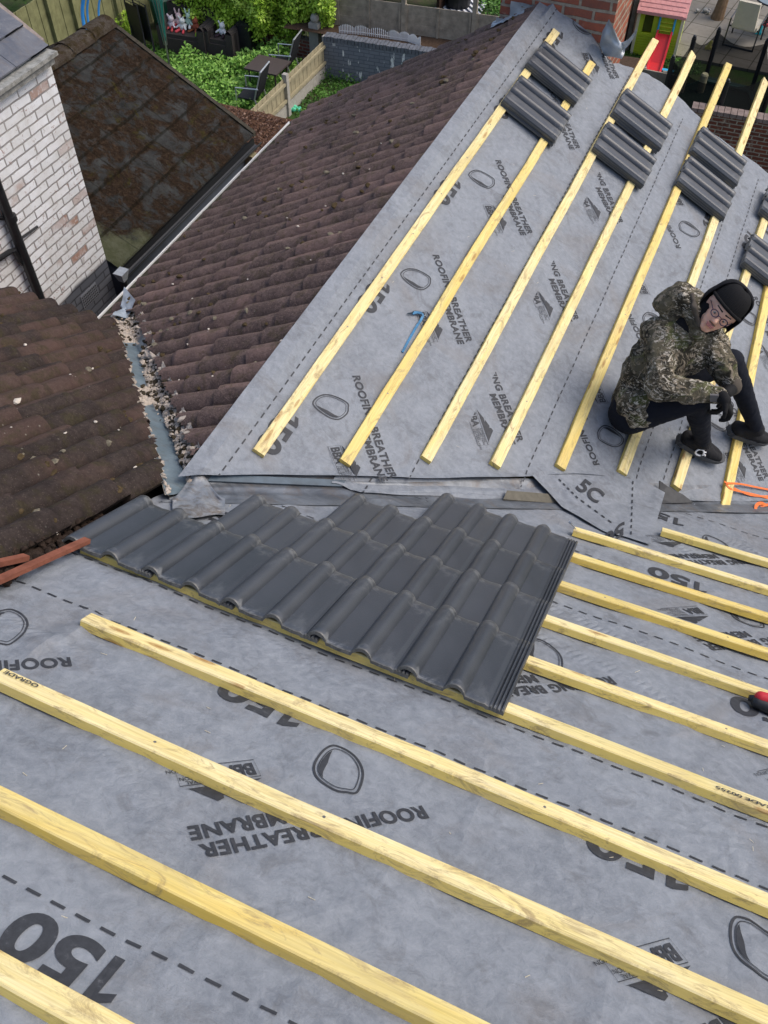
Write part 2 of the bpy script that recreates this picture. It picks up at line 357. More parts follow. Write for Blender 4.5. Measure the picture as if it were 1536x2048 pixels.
MEMB, INK = mat_membrane(), mat_ink()
WOOD = mat_wood('treated_batten_timber', (.90, .79, .46), (.82, .65, .25))
WOODB = mat_wood('batten_timber_yellow', (.88, .74, .32), (.78, .57, .15), .35)
NEWT = mat_newtile()
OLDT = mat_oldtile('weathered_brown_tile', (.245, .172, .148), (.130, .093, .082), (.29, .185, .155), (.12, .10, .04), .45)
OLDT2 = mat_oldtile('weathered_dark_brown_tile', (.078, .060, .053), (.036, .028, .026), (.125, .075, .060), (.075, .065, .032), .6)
MOSST = mat_oldtile('moss_covered_tile', (.10, .10, .09), (.028, .024, .020), (.055, .033, .020), (.050, .036, .016), 1.0)
WHITEB, REDB, LEAD, BLUELEAD = mat_whitebrick(), mat_redbrick(), mat_lead('grey_lead', (.085, .095, .11), (.20, .22, .245), .55), mat_lead('blue_grey_lead', (.13, .175, .20), (.22, .28, .32), .45)
MORTAR = plain('old_mortar', (.40, .35, .30), .95, .1, 0, .35, 40)
BLACKP = plain('black_plastic', (.016, .017, .019), .38, .45, 0, .3)
WHITEP = plain('white_plastic_gutter', (.78, .78, .77), .45, .4, 0, .08)
STEEL = plain('galvanised_steel', (.45, .46, .48), .35, .5, .9, .15)

# ------------------------------------------------------------------ THE HOUSE UNDER REPAIR
GZ = -6.5
house = thing('terraced_house', 'brick terraced house with its roof stripped to grey membrane and pale timber battens', 'house', (1.5, 2.5, GZ))

FE, FF = uA(192, 1240), uA(78, 1308); FL2 = (FF[0]-FE[0])**2+(FF[1]-FE[1])**2
def hA(x, s):   # wrinkles of the front membrane
    h = .0035*nz(x*2.2, s*2.2, 1)+.0022*nz(x*6, s*6, 4)
    tt = ((x-FE[0])*(FF[0]-FE[0])+(s-FE[1])*(FF[1]-FE[1]))/FL2; dd_ = ((x-FE[0])*(FF[1]-FE[1])-(s-FE[1])*(FF[0]-FE[0]))/math.sqrt(FL2)
    if -.25 < tt < 1.3: h += .015*math.exp(-((dd_+.012*math.sin(tt*5))/(.020 if dd_ < 0 else .050))**2)*sm((tt+.25)/.25)*sm((1.3-tt)/.4)
    h -= .010*(.5-.5*math.cos(2*math.pi*(x-.12)/.60))*(.6+.6*nz(x, s*1.2, 6))
    h += .0045*max(0, 1-abs(nz(x*1.6+s*.7, s*2.6-x*.5, 21))*9)+.0035*max(0, 1-abs(nz(x*2.8, s*1.2, 27))*8)
    h += .016*math.exp(-((s+.78+.10*nz(x*3, 0, 3))**2)/.0035)*math.exp(-((x-.25)**2)/.06)
    return h
def hC(s, y):
    h = .0035*nz(s*2.2, y*2.2, 11)+.0022*nz(s*6, y*6, 14)
    h += .004*max(0, nz(s*1.1+y*.4, y*.7, 17))-.008*(.5-.5*math.cos(2*math.pi*(y-.2)/.60))*(.6+.6*nz(s, y, 6))
    h += .004*max(0, 1-abs(nz(s*2.2+y*.5, y*1.4, 33))*9)
    return h

# text helpers ------------------------------------------------------
_tc = {}
def text2d(txt, size, bold=0.0, space=1.0, shear=0.0):
    k = (txt, size, bold, space, shear)
    if k in _tc: return _tc[k]
    cu = bpy.data.curves.new('t', 'FONT'); cu.body = txt; cu.size = size; cu.offset = bold*size; cu.space_character = space; cu.shear = shear; cu.resolution_u = 7; cu.fill_mode = 'BOTH'
    ob = bpy.data.objects.new('t', cu); COL.objects.link(ob)
    dg = bpy.context.evaluated_depsgraph_get(); me = bpy.data.meshes.new_from_object(ob.evaluated_get(dg))
    vs = [(v.co.x, v.co.y) for v in me.vertices]; fs = [tuple(p.vertices) for p in me.polygons]
    # keep only faces facing up and pieces of real area
    bpy.data.objects.remove(ob); bpy.data.meshes.remove(me); bpy.data.curves.remove(cu)
    _tc[k] = (vs, fs); return _tc[k]
def strip2d(pts, w, close=False):
    n = len(pts); vs = []; fs = []
    for i in range(n):
        a = pts[(i-1) % n] if (close or i > 0) else pts[i]; b = pts[(i+1) % n] if (close or i < n-1) else pts[i]
        dx, dy = b[0]-a[0], b[1]-a[1]; L = math.hypot(dx, dy) or 1; ww = w[i] if isinstance(w, (list, tuple)) else w
        vs += [(pts[i][0]-dy/L*ww/2, pts[i][1]+dx/L*ww/2), (pts[i][0]+dy/L*ww/2, pts[i][1]-dx/L*ww/2)]
    for i in range(n if close else n-1):
        j = (i+1) % n; fs.append((2*i, 2*i+1, 2*j+1, 2*j))
    return vs, fs
def rot2(vs, ang, ox, oy):
    c, s = math.cos(ang), math.sin(ang); return [(ox+x*c-y*s, oy+x*s+y*c) for x, y in vs]
def smooth_loop(p, k=3):
    for _ in range(k):
        q = []
        for i in range(len(p)):
            a, b = p[i], p[(i+1) % len(p)]; q += [(a[0]*.75+b[0]*.25, a[1]*.75+b[1]*.25), (a[0]*.25+b[0]*.75, a[1]*.25+b[1]*.75)]
        p = q
    return p
def unit_print(full=True):
    """one repeat of the printed pattern, origin at the R of ROOFING; u along the roll, v across"""
    out = []
    A45 = math.radians(45.5)
    vs, fs = text2d('ROOFING BREATHER', .058, .034, 1.06); L = max(v[0] for v in vs)
    k = .565/L; vs = [(x*k, y) for x, y in vs]; out.append((rot2(vs, A45, .012, -.022), fs))
    vs2, fs2 = text2d('MEMBRANE', .058, .034, 1.06); L2 = max(v[0] for v in vs2); k2 = .300/L2
    vs2 = [(x*k2+.275, y-.058) for x, y in vs2]; out.append((rot2(vs2, A45, .012, -.022), fs2))
    vs3, fs3 = text2d('50', .145, .034, 1.0); L3 = max(v[0] for v in vs3); k3 = .185/L3
    out.append(([(.475+x*k3, -.205+y) for x, y in vs3], fs3))
    out.append(([(.436, -.204), (.458, -.204), (.458, -.099), (.440, -.099), (.405, -.116), (.405, -.134), (.436, -.122)], [(0, 1, 2, 3, 6), (3, 4, 5, 6)]))
    # shield emblem
    ap, r1, r2, b, l2, l1 = (.284, -.103), (.194, -.062), (.170, .030), (.211, .055), (.281, .035), (.305, -.035)
    loop = [ap, (.245, -.100), (.205, -.076), (.180, -.035), (.170, .030), (.190, .046), (.215, .055), (.250, .050), (.281, .035), (.300, .004), (.305, -.040), (.300, -.080)]
    def dens(P):
        q = []
        for i in range(len(P)):
            p0, p1, p2, p3 = P[i-1], P[i], P[(i+1) % len(P)], P[(i+2) % len(P)]
            for k in range(5):
                t = k/5; q.append(tuple(.5*((2*p1[c])+(p2[c]-p0[c])*t+(2*p0[c]-5*p1[c]+4*p2[c]-p3[c])*t*t+(3*p1[c]-p0[c]-3*p2[c]+p3[c])*t**3) for c in (0, 1)))
        return q
    loop = dens(loop); cx, cy = .240, -.022; nL = len(loop)
    out.append(strip2d(loop, .0062, True)); out.append(strip2d([(cx+(x-cx)*.84, cy+(y-cy)*.86) for x, y in loop], .0026, True))
    A_, B_ = [], []
    for i in range(38, 58):
        x, y = loop[i % nL]; t = (i-38)/19; A_.append((cx+(x-cx)*.80, cy+(y-cy)*.82)); k = .80-.26*math.sin(math.pi*t); B_.append((cx+(x-cx)*k, cy+(y-cy)*k))
    out.append((A_+B_, [(i, i+1, 21+i, 20+i) for i in range(19)]))
    # approval mark: lettered box below a barred gable
    w, h = .200, .062; ob = rot2([(0, 0), (w, 0), (w, h), (0, h)], A45, .441, .063)
    out.append(strip2d(ob, .0022, True))
    vs4, fs4 = text2d('BBA', .060, .035, 1.0); L4 = max(v[0] for v in vs4); k4 = .088/L4
    out.append((rot2([(x*k4+.006, y+.012) for x, y in vs4], A45, .441, .063), fs4))
    for i, t in enumerate(('APPROVAL', 'INSPECTION', 'TESTING', 'CERTIFICATION')):
        q, g = text2d(t, .0165, .0); out.append((rot2([(x+.104, y+.048-i*.0145) for x, y in q], A45, .441, .063), g))
    # gable bars
    base0, base1, tip = (0., h+.008), (w+.012, h+.008), (.155, h+.075)
    def bar(a0, a1, t0, t1): return ([a0, a1, t1, t0], [(0, 1, 2, 3)])
    for a, b_ in ((0.0, .33), (.40, .62), (.70, .80)):
        q = [(base0[0]+(tip[0]-base0[0])*a, base0[1]+(tip[1]-base0[1])*a), (base0[0]+(tip[0]-base0[0])*b_, base0[1]+(tip[1]-base0[1])*b_), (base1[0]-(w+.012)*.15*b_-.01, base0[1]+(tip[1]-base0[1])*b_*.12), (base1[0]-.06-(w)*.35*a, base0[1]+.002)]
        out.append((rot2(q, A45, .441, .063), [(0, 1, 2, 3)]))
    return out
UNIT = unit_print()
PER = 1.045
def print_strips(mb, strips, frame, hfun, clips, mi=1):
    """strips: (uR, vR, v0, v1, umin, umax, flip) ; frame(u,v,flip)->surface coords(a,b)"""
    for (uR, vR, v0, v1, u0, u1, mp, dashes) in strips:
        bm = bmesh.new()
        k0 = math.floor((u0-uR)/PER)-1; k1 = math.ceil((u1-uR)/PER)+1
        for k in range(k0, k1+1):
            ou, ov = uR+k*PER, vR
            if ou > u1+.1 or ou+.7 < u0: continue
            for vs, fs in UNIT:
                bv = [bm.verts.new((ou+x, ov+y, 0)) for x, y in vs]
                for f in fs:
                    try: bm.faces.new([bv[i] for i in f])
                    except ValueError: pass
        for dv in dashes:
            u = u0
            while u < u1:
                q = [(u, dv-.0033), (u+.033, dv-.0033), (u+.033, dv+.0033), (u, dv+.0033)]
                bm.faces.new([bm.verts.new((a, b, 0)) for a, b in q]); u += .0575
        for co, no in [((0, v0, 0), (0, -1, 0)), ((0, v1, 0), (0, 1, 0)), ((u0, 0, 0), (-1, 0, 0)), ((u1, 0, 0), (1, 0, 0))]:
            bmesh.ops.bisect_plane(bm, geom=bm.verts[:]+bm.edges[:]+bm.faces[:], plane_co=co, plane_no=no, clear_outer=True)
        for v in bm.verts:
            v.co = Vector(tuple(mp(v.co.x, v.co.y))+(0,))
        for co, no in clips:
            bmesh.ops.bisect_plane(bm, geom=bm.verts[:]+bm.edges[:]+bm.faces[:], plane_co=co, plane_no=no, clear_outer=True)
        bm.verts.index_update()
        vs = []; 
        for v in bm.verts: vs.append(hfun(v.co.x, v.co.y))
        fs = [tuple(v.index for v in f.verts) for f in bm.faces]
        # consistent winding
        fixed = []
        for f in fs:
            a, b, c = (Vector(vs[f[0]]), Vector(vs[f[1]]), Vector(vs[f[2]])); fixed.append(f if (b-a).cross(c-a).z >= 0 else f[::-1])
        mb.add(vs, fixed, mi); bm.free()

# front slope membrane (main roof), laid in overlapping lengths
RA = 3.2
mb = MB()
lapsA = [-2.8, -1.79, -.89, .07, .98, 9]
def endA(x): return min(3.0, (tC/tA*x)*nA+.03*sm((x-1.6)/.2)) if x > 0 else .02
def baseA(x, s):      # small step where one length laps the next, upper over lower
    st = 0
    for i, l in enumerate(lapsA[1:-1]):
        st += .0016 if s < l+.02*nz(x*2, i) else 0
    return st
def fA(x, s): return PA(x, s, .001+baseA(x, s)+hA(x, s))
def gA_(u, v):
    x = -.06+u*(RA+.06); s0, s1 = -2.75, endA(x); t = v
    s = s0+(s1-s0)*t; return fA(x, s)
mb.grid(gA_, 130, 170, 0)
mpA = lambda u, v: (-u, -v)
stA = [(-1.50, 2.17, 1.79, 2.7, -RA, .06, mpA, [1.93]), (-1.436, 1.27, .89, 1.79, -RA, .06, mpA, [1.027]),
       (-1.796, .308, -.07, .89, -RA, .0, mpA, [.778]), (-2.49, -.60, -.98, -.07, -RA, .0, mpA, [-.125, -.69]), (-2.36, -1.37, -1.9, -.98, -RA, .0, mpA, [-1.70])]
kv = tC/tA*nA
print_strips(mb, stA, None, lambda x, s: PA(x, s, .0034+baseA(x, s)+hA(x, s)), [((0, -.03, 0), (-kv, 1, 0))])
o = part(mb, 'roof_membrane', [MEMB, INK], house); o['label'] = 'grey printed membrane on the nearer slope'
# cut edges of the laps as thin dark lines are real 1.6 mm steps; add the free edge lips
# rear slope membrane
lapsC = [.90, 1.42, 1.99, 3.3]
def baseC(s, y):
    st = 0
    for i, l in enumerate(lapsC): st += .0016 if s < l+.02*nz(y*2, i+7) else 0
    return st
_vg = [(-.08, 5.06), (.0, 5.06), (.07, 4.99), (.27, 4.94), (.45, 4.93), (.60, 4.91), (.66, 4.98), (.80, 5.08), (.90, 5.14), (1.0, 5.17), (1.2, 5.16), (1.41, 5.10), (1.52, 5.05), (2.08, 5.10), (4.0, 5.12)]
def vergeC(s):
    for (a, ya), (b, yb) in zip(_vg, _vg[1:]):
        if a <= s <= b: return ya+(yb-ya)*sm((s-a)/(b-a))
    return 5.1
def lowC(s):     # free lower edge of the membrane, just up from the valley
    y = s/nC*tC/tA
    return y+(.052+.065*min(1.5, max(0, s)))*(1-sm((s-1.8)/.2))+.012*math.sin(s*5)+.01*nz(s*3, 5)+.05*sm((s-1.0)/.5)*0
SC0 = -.075
def d_(s, y): return y-lowC(s)
def hl(s, y): 
    d = d_(s, y); return (.022*(.8+.8*nz(s*2.5, 9))+.006)*math.exp(-max(0, d)/.05)
def fC(s, y, e=0):
    up = .024*math.exp(-max(0, s)/.06)
    if s < 0:
        return PC(s, y, .001+baseC(0, y)+hC(s, y)+hl(s, y)+.024-.10*abs(s)+e)
    # drapes up against the chimney foot near its far end
    dr = 0
    if s < .75: dr = .07*sm((y-4.70)/.23)*sm((.60-s)/.25)*(.75+.5*nz(s*7, y*7, 3))
    return PC(s, y, .001+baseC(s, y)+hC(s, y)+hl(s, y)+up+dr+e)
mb = MB()
SCM = 3.6
def gC_(u, v):
    s = SC0+u*(SCM-SC0); y0, y1 = lowC(s), vergeC(s)+.012*nz(s*9, 2)
    t = v; t = t*t*.35+t*.65
    return fC(s, y0+(y1-y0)*t)
mb.grid(gC_, 170, 170, 0)
mpC = lambda u, v: (v, -u)
mpF = lambda u, v: (-v, u)
clipC = [((0, 0, 0), (0, 0, -1))]
yk = tC/tA/nC
clC = [((0, .055, 0), (yk, -1, 0)), ((0, 4.93, 0), (0, 1, 0))]
stC = [(-2.053, .308, -.07, .90, -5.0, .0, mpC, [.055, .765]), (-1.68, .79, .90, 1.42, -5.0, 0, mpC, [1.275]),
       (1.467, -1.609, -1.99, -1.42, 0, 5.05, mpF, [-1.852]), (-3.645, 2.256, 1.99, 2.95, -5.05, 0, mpC, [2.013, 2.73])]
print_strips(mb, stC, None, lambda s, y: fC(s, y, .0022), clC)
o = part(mb, 'roof_membrane', [MEMB, INK], house); o['label'] = 'grey printed membrane on the farther slope'

# second sheet tucked below, running along the valley
mb = MB()
def gV(u, v):
    s = .47+u*1.12; yv = s/nC*tC/tA
    a = yv+.115-.0*v; t = v
    y = yv+.10-(.125+.02*nz(s*4, 2)+.03*sm((s-.9)/.4)-.075*sm((.62-s)/.15))*t
    d = y-yv
    h = .006+.010*math.sin(t*7+s*3)*.5+.008*nz(s*5, t*3, 8)+.016*t
    if d < 0:
        q = PC(s, yv, h); return q+np.array([0, d, .01*t])
    return PC(s, y, h)
mb.grid(gV, 60, 14, 0)
def flatprint(mb, items, fn, mi=1):
    for vs, fs in items:
        P3 = [fn(x, y) for x, y in vs]; F = []
        for f in fs:
            a, b, c = Vector(P3[f[0]]), Vector(P3[f[1]]), Vector(P3[f[2]]); F.append(f if (b-a).cross(c-a).z >= 0 else tuple(f)[::-1])
        mb.add(P3, F, mi)
def onV(s, y): return PC(s, y, .030)
for (sx, y0, y1) in ((.615, .43, .55), (1.44, 1.04, 1.20)):
    yv = sx/nC*tC/tA; yy = y0
    while yy < y1:
        t = (yv+.10-yy)/.12; mb.add([gV((sx-.47+dx)/1.12, max(0, min(1, t-dt)))+NC*.003 for dx, dt in ((-.004, 0), (.004, 0), (.004, .2), (-.004, .2))], [(0, 1, 2, 3)], 1); yy += .05
part(mb, 'membrane_strip', [MEMB, INK], house)

# valley lining between the two slopes
mb = MB()
def gL(u, v):
    x = -.02+u*2.7; w_ = (v-.5)*2      # -1 on the front slope, +1 on the rear slope
    yv = tC/tA*x
    if w_ < 0: q = PA(x, yv*nA+w_*.20, .006+.003*nz(x*6, w_*4, 2))
    else: q = PC(x*nC, yv+w_*.13, .006+.003*nz(x*6, w_*4, 2))
    q = q+np.array([0, 0, .014*math.exp(-(w_**2)/.02)+.010*math.exp(-((w_-.45)**2)/.006)*sm((.8-x)/.3)+.012*math.exp(-((w_+.5)**2)/.01)*max(0, nz(x*4, 1))])
    return q
mb.grid(gL, 130, 26, 0)
part(mb, 'valley_lining', [LEAD], house, smooth=True)
# blue-painted tilting board showing under the lifted edge
mb = MB(); 
for s0, s1, d0 in ((.03, .52, .060),):
    a = PC(s0, s0/nC*tC/tA+d0, .010); b = PC(s1, s1/nC*tC/tA+d0-.01, .010); mb.beam(a, b, V(PC(0, .020, 0)-PC(0, 0, 0)), NC*.010)
part(mb, 'tilting_board', [plain('blue_grey_paint', (.055, .085, .115), .5, .4, 0, .4, 12)], house)
# timber left showing under the right of the valley
mb = MB(); a = PC(1.22, 1.22/nC*tC/tA-.02, .03); b = PC(1.66, 1.66/nC*tC/tA-.055, .03); mb.beam(a, b, (0, .03, 0), (0, 0, .02))
part(mb, 'valley_board', [plain('old_grey_board', (.13, .12, .095), .9, .1, 0, .3, 18)], house)

# loose flap of membrane folded over the valley, printed side up
mb = MB()
FL = [uC(*q, .04) for q in [(1068, 948), (1122, 1005), (1185, 1050), (1300, 1087), (1292, 1040), (1296, 985), (1235, 952), (1110, 945)]]
FLs = [uC(*q, .04) for q in [(1068, 948), (1300, 1087), (1330, 960), (1150, 930)]]
def flap_pt(u, v):
    # lower edge follows the bowed free edge seen in the photo; upper edge lies flat on the rear slope
    lo = [(1064, 950), (1098, 985), (1124, 1014), (1160, 1034), (1208, 1063), (1250, 1073), (1300, 1089)]
    hi = [(1078, 943), (1120, 940), (1165, 945), (1205, 950), (1250, 955), (1290, 962), (1330, 985)]
    k = u*6; i = min(5, int(k)); f = k-i
    a = [lo[i][j]+(lo[i+1][j]-lo[i][j])*f for j in (0, 1)]; b = [hi[i][j]+(hi[i+1][j]-hi[i][j])*f for j in (0, 1)]
    return a[0]*(1-v)+b[0]*v, a[1]*(1-v)+b[1]*v
def vroof(q):    # height of the bare roof under a point
    x, y = q[0], q[1]; return max(-tA*y, -tC*x)
def flap3(px, py, e=0.0):
    h = .030; q = hit(px, py, [tC*.55, tA*.45, 1], .075)      # a sheet bridging the valley
    z1 = -tC*q[0]*1.0; 
    base = vroof(q)+.030+.010*nz(q[0]*6, q[1]*6, 2)
    r_ = ray(px, py); t = 0; q = aty(px, py, 1.2)
    # march down the ray to the bridged surface
    lo_, hi_ = 2.5, 6.5
    for _ in range(30):
        m_ = (lo_+hi_)/2; c = CAM+r_*m_; k = 14.0
        za, zc = -tA*c[1], -tC*c[0]; z0 = math.log(math.exp(k*za)+math.exp(k*zc))/k
        if c[2] > z0+.006+.016*nz(c[0]*4, c[1]*4, 2)+.007*nz(c[0]*13, c[1]*9, 5)+e: lo_ = m_
        else: hi_ = m_
    return CAM+r_*lo_
mb.grid(lambda u, v: flap3(*flap_pt(u, v)), 34, 16, 0)
def ontri(px, py): return flap3(px, py, .004)
def pxtext(txt, org, ex, ey, bold=.03, size=1.0):
    vs, fs = text2d(txt, 1.0, bold); L = max(v[0] for v in vs); H = .72
    return ([(org[0]+x/L*ex[0]+y/H*ey[0], org[1]+x/L*ex[1]+y/H*ey[1]) for x, y in vs], fs)
items = [pxtext('5C', (1150, 975), (44, 32), (18, -20)), pxtext('50', (1250, 1042), (-44, 30), (0, 26))]
for (a, b, n) in (((1118, 958), (1160, 1000), 5), ((1266, 962), (1262, 1075), 9), ((1162, 1000), (1230, 1050), 5)):
    for i in range(n):
        t0, t1 = i/n, (i+.5)/n; p0 = (a[0]+(b[0]-a[0])*t0, a[1]+(b[1]-a[1])*t0); p1 = (a[0]+(b[0]-a[0])*t1, a[1]+(b[1]-a[1])*t1)
        items.append(strip2d([p0, p1], 2.6))
flatprint(mb, items, ontri)
part(mb, 'membrane_flap', [MEMB, INK], house)['label'] = 'loose flap of grey membrane folded across the valley'

# battens --------------------------------------------------------------
def batten(p0, p1, nrm, side, w_=.044, t_=.026, name='roof_batten', mat=None, end=0, seed=0, label=None):
    """p0,p1: ends of the edge line on the roof plane; side: unit vector across"""
    p0, p1, nrm, side = V(p0), V(p1), V(nrm), V(side)
    L = (p1-p0).length; n = max(4, int(L/.12)); mbb = MB(); rng = random.Random(seed)
    d = (p1-p0)/L; prof = [(0, 0), (0, t_*.88), (.003, t_), (w_-.003, t_), (w_, t_*.88), (w_, 0)]
    vs = []; uvs = []
    for i in range(n+1):
        t = i/n; off = .0075*nz(t*L*.9, seed*3.1)+.0012*nz(t*L*9, seed*1.7); lift_ = .0018*(nz(t*L*1.1, seed*5.3)+.4)
        wn_ = .0018*nz(t*L*7, seed*2.2, 4)
        for j, (a, b) in enumerate(prof):
            a2 = a+off+(wn_ if j in (0, 1, 2) else 0); e = 0
            if i == n and end: e = end*(a/w_)
            vs.append(p0+d*(t*L+e)+side*a2+nrm*(b+max(0, lift_)))
    fs = []; k = len(prof)
    for i in range(n):
        for j in range(k):
            j2 = (j+1) % k; fs.append((i*k+j, (i+1)*k+j, (i+1)*k+j2, i*k+j2))
    fs.append(tuple(range(k))); fs.append(tuple(n*k+j for j in range(k))[::-1])
    mbb.add(vs, fs)
    o = part(mbb, name, mat or WOOD, house, clean=True)
    if label: o['label'] = label
    me = o.data; uv = me.uv_layers.new(name='UVMap'); cx = p0
    for l in me.loops:
        q = me.vertices[l.vertex_index].co-cx; uv.data[l.index].uv = (q.dot(d), q.dot(side)+.8*q.dot(nrm))
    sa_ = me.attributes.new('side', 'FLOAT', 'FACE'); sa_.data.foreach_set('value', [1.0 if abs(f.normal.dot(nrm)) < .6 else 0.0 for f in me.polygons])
    return o
TB = .030
AE = {0: [(1325, 1056), (1536, 1118)], 1: [(1150, 1055), (1536, 1172)], 2: [(1146, 1106), (1536, 1227)], 3: [(1121, 1162), (1536, 1297)],
      4: [(1091, 1230), (1536, 1383)], 5: [(1062, 1314), (1536, 1481)], 6: [(1020, 1414), (1536, 1610)], 7: [(185, 1227), (1536, 1787)],
      8: [(12, 1337), (1536, 2015)], 9: [(-30, 1556), (768, 1945)], 10: [(-30, 1884), (265, 2048)]}
for k, (a, b) in AE.items():
    xa, sa = uA(*a, TB); xb, sb = uA(*b, TB)
    dx = (sb-sa)/(xb-xa); 
    if 1 <= k <= 6:   # run on underneath the laid tiles
        x0 = max(xa-2.2, (sa/nA)/(tC/tA)+.12) if k < 6 else .05
        x0 = {1: xa, 2: .92, 3: .62, 4: .34, 5: .05, 6: .03}[k]
    else: x0 = xa
    x1 = 3.1; 
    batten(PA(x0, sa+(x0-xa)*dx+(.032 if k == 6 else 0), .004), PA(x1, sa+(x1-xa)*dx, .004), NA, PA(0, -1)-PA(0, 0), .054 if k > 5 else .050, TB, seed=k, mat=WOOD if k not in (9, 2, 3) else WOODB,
           label={0: 'short batten with its near end split and dark', 1: 'batten with a bent nail in its sawn end'}.get(k))
CE = {1: [(517, 905), (1113, 62)], 2: [(690, 925), (1185, 125)], 3: [(852, 918), (1310, 80)], 4: [(992, 930), (1388, 105)], 5: [(1122, 935), (1458, 130)], 6: [(1245, 945), (1533, 158)],
      7: [(1355, 975), (1425, 620)], 8: [(1447, 1030), (1525, 640)]}
for k, (a, b) in CE.items():
    sa, ya = uC(*a, TB); sb, yb = uC(*b, TB); dx = (sb-sa)/(yb-ya)
    if k > 6: yb = 5.35; sb = sa+(yb-ya)*(.0+dx if k == 8 else .02)
    w_ = .057
    e = {4: -.04, 5: .03, 6: -.05, 3: .02}.get(k, 0)
    batten(PC(sa-w_/2, ya, .004), PC(sb-w_/2, yb, .004), NC, PC(1, 0)-PC(0, 0), w_, TB, seed=20+k, mat=WOODB if k in (2, 5, 8) else WOOD, end=e)
# battens further down the far side, out of sight from here but there on the roof
for k in range(2): batten(PC(2.77+.34*k, 2.0+.24*k, .004), PC(2.77+.34*k, 5.3, .004), NC, PC(1, 0)-PC(0, 0), .045, TB, seed=40+k)

# brown ridge of walls so the roof stands on a house --------------------------------
mb = MB()
zE = -1.36
mb.hexa([(-.05, 1.95, GZ), (3.6, 1.95, GZ), (3.6, 2.1, GZ), (-.05, 2.1, GZ), (-.05, 1.95, -1.75), (3.6, 1.95, -1.75), (3.6, 2.1, -1.75), (-.05, 2.1, -1.75)])
gp = [(0, -.06), (3.3, -.06-3.3*tC), (3.3, GZ), (0, GZ)]
mb.add([(x, 4.98, z) for x, z in gp]+[(x, 4.86, z) for x, z in gp], [(0, 1, 2, 3), (7, 6, 5, 4), (0, 4, 5, 1), (1, 5, 6, 2)])
part(mb, 'wall', [REDB], house)
mb = MB(); mb.add([PA(-.06, -2.75, -.12), PA(RA, -2.75, -.12), PA(RA, 2.9, -.12), PA(-.06, .02, -.12)], [(0, 1, 2, 3)])
mb.add([PC(0, 0, -.10), PC(3.6, 3.2, -.1), PC(3.6, 4.95, -.10), PC(0, 4.95, -.10)], [(0, 1, 2, 3)])
part(mb, 'roof_deck', [plain('roof_boarding', (.2, .14, .09), .9, .1)], house)

# ------------------------------------------------------------------ old tiled roofs (the adjoining house)
nbr = thing('adjoining_house', 'brick house next door still roofed in old brown moss-flecked roll tiles', 'house', (-2.0, 1.5, GZ))
def rollp(u, P=.15): return .044*abs(math.cos(math.pi*u/P))**.85
def tilefield(frame, a0, a1, s0, s1, inside, gauge, step, seed, du=.0125, ds=.023, rk=1.0):
    """a: across, s: down the slope"""
    mb = MB(); tv = []; mb.tr = []
    ncs = int((s1-s0)/gauge)+2
    rows = []
    for c in range(ncs):
        sa = s1-(c+1)*gauge; sb = sa+gauge
        if sb < s0: break
        k = int(gauge/ds)
        for i in range(k+1): rows.append((sa+(sb-sa)*i/k, i/k, c))
    rows.sort(key=lambda r: (r[0]+(-1e-4 if r[1] > .99 else 0)))
    na = int((a1-a0)/du); idx = {}
    for j, (s, t, c) in enumerate(rows):
        for i in range(na+1):
            a = a0+i*du; tile = math.floor(a/.30)
            r = random.Random(tile*131+c*17+seed); rr = r.random(); tilt = (r.random()-.5)*.010; jit = (r.random()-.5)*.02
            e = s+(jit if t > .98 or t < .02 else jit)*1.0+.006*nz(a*14, c*3.3, seed)*(1 if t > .9 else 0)
            h = .020+rk*rollp(a)+step*(t-.0)+tilt*(t)+.004*nz(a*9, s*9, seed)+.0035*nz(a*28, s*28, seed+3)+(.005*(rr-.5))
            if (a/.30-tile) < .05 : h -= .004
            if s > s1-.002: e = s+.01*nz(a*12, 3, seed)
            mb.v.append(tuple(frame(a, e, h))); tv.append(rr); mb.tr.append(max(0, 1-rollp(a)/.026)*1.0+(.5 if t < .08 else 0))  # last list: weight of the painted shade in troughs and at course heads
    w_ = na+1
    for j in range(len(rows)-1):
        for i in range(na):
            a = a0+(i+.5)*du; s = (rows[j][0]+rows[j+1][0])/2
            if not inside(a, s): continue
            q = (j*w_+i, j*w_+i+1, (j+1)*w_+i+1, (j+1)*w_+i); mb.f.append(q); mb.m.append(0)
    return mb, tv
def finish_tiles(mb, tv, name, mat, root, flip=False):
    if flip: mb.f = [f[::-1] for f in mb.f]
    o = part(mb, name, mat, root); me = o.data
    at = me.attributes.new('tile', 'FLOAT', 'POINT'); at.data.foreach_set('value', tv)
    at = me.attributes.new('trough_shade', 'FLOAT', 'POINT'); at.data.foreach_set('value', mb.tr)
    me.polygons.foreach_set('use_smooth', [True]*len(me.polygons))
    bm = bmesh.new(); bm.from_mesh(me)
    bmesh.ops.delete(bm, geom=[v for v in bm.verts if not v.link_faces], context='VERTS')
    for e in bm.edges:
        if len(e.link_faces) == 2 and e.link_faces[0].normal.angle(e.link_faces[1].normal, 0) > .9: e.smooth = False
    bm.to_mesh(me); bm.free(); return o
EYA = 1.47           # eaves of the old front slope (y)
XVB = -1.78
def inA(x, s):
    y = s/nA
    if x > -.05: return False
    if x > XVB: return y < (tB/tA)*(-x)-.165 and y < EYA
    return y < EYA
mbA, tvA = tilefield(PA, -4.9, -.03, -2.75, EYA*nA, inA, .345, .020, 5, rk=1.35)
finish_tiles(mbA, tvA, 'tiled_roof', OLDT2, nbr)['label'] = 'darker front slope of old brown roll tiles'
SEB = 1.97*nB
def inB(y, s):
    x = s/nB; y0 = min(x*tB/tA+.10, 1.80)
    return y > y0 and y < 4.99+.05*math.sin(s*2.0) and s > .03
mbB, tvB = tilefield(lambda a, s, h: PB(s, a, h), 0.0, 5.1, 0, SEB, inB, .345, .015, 9)
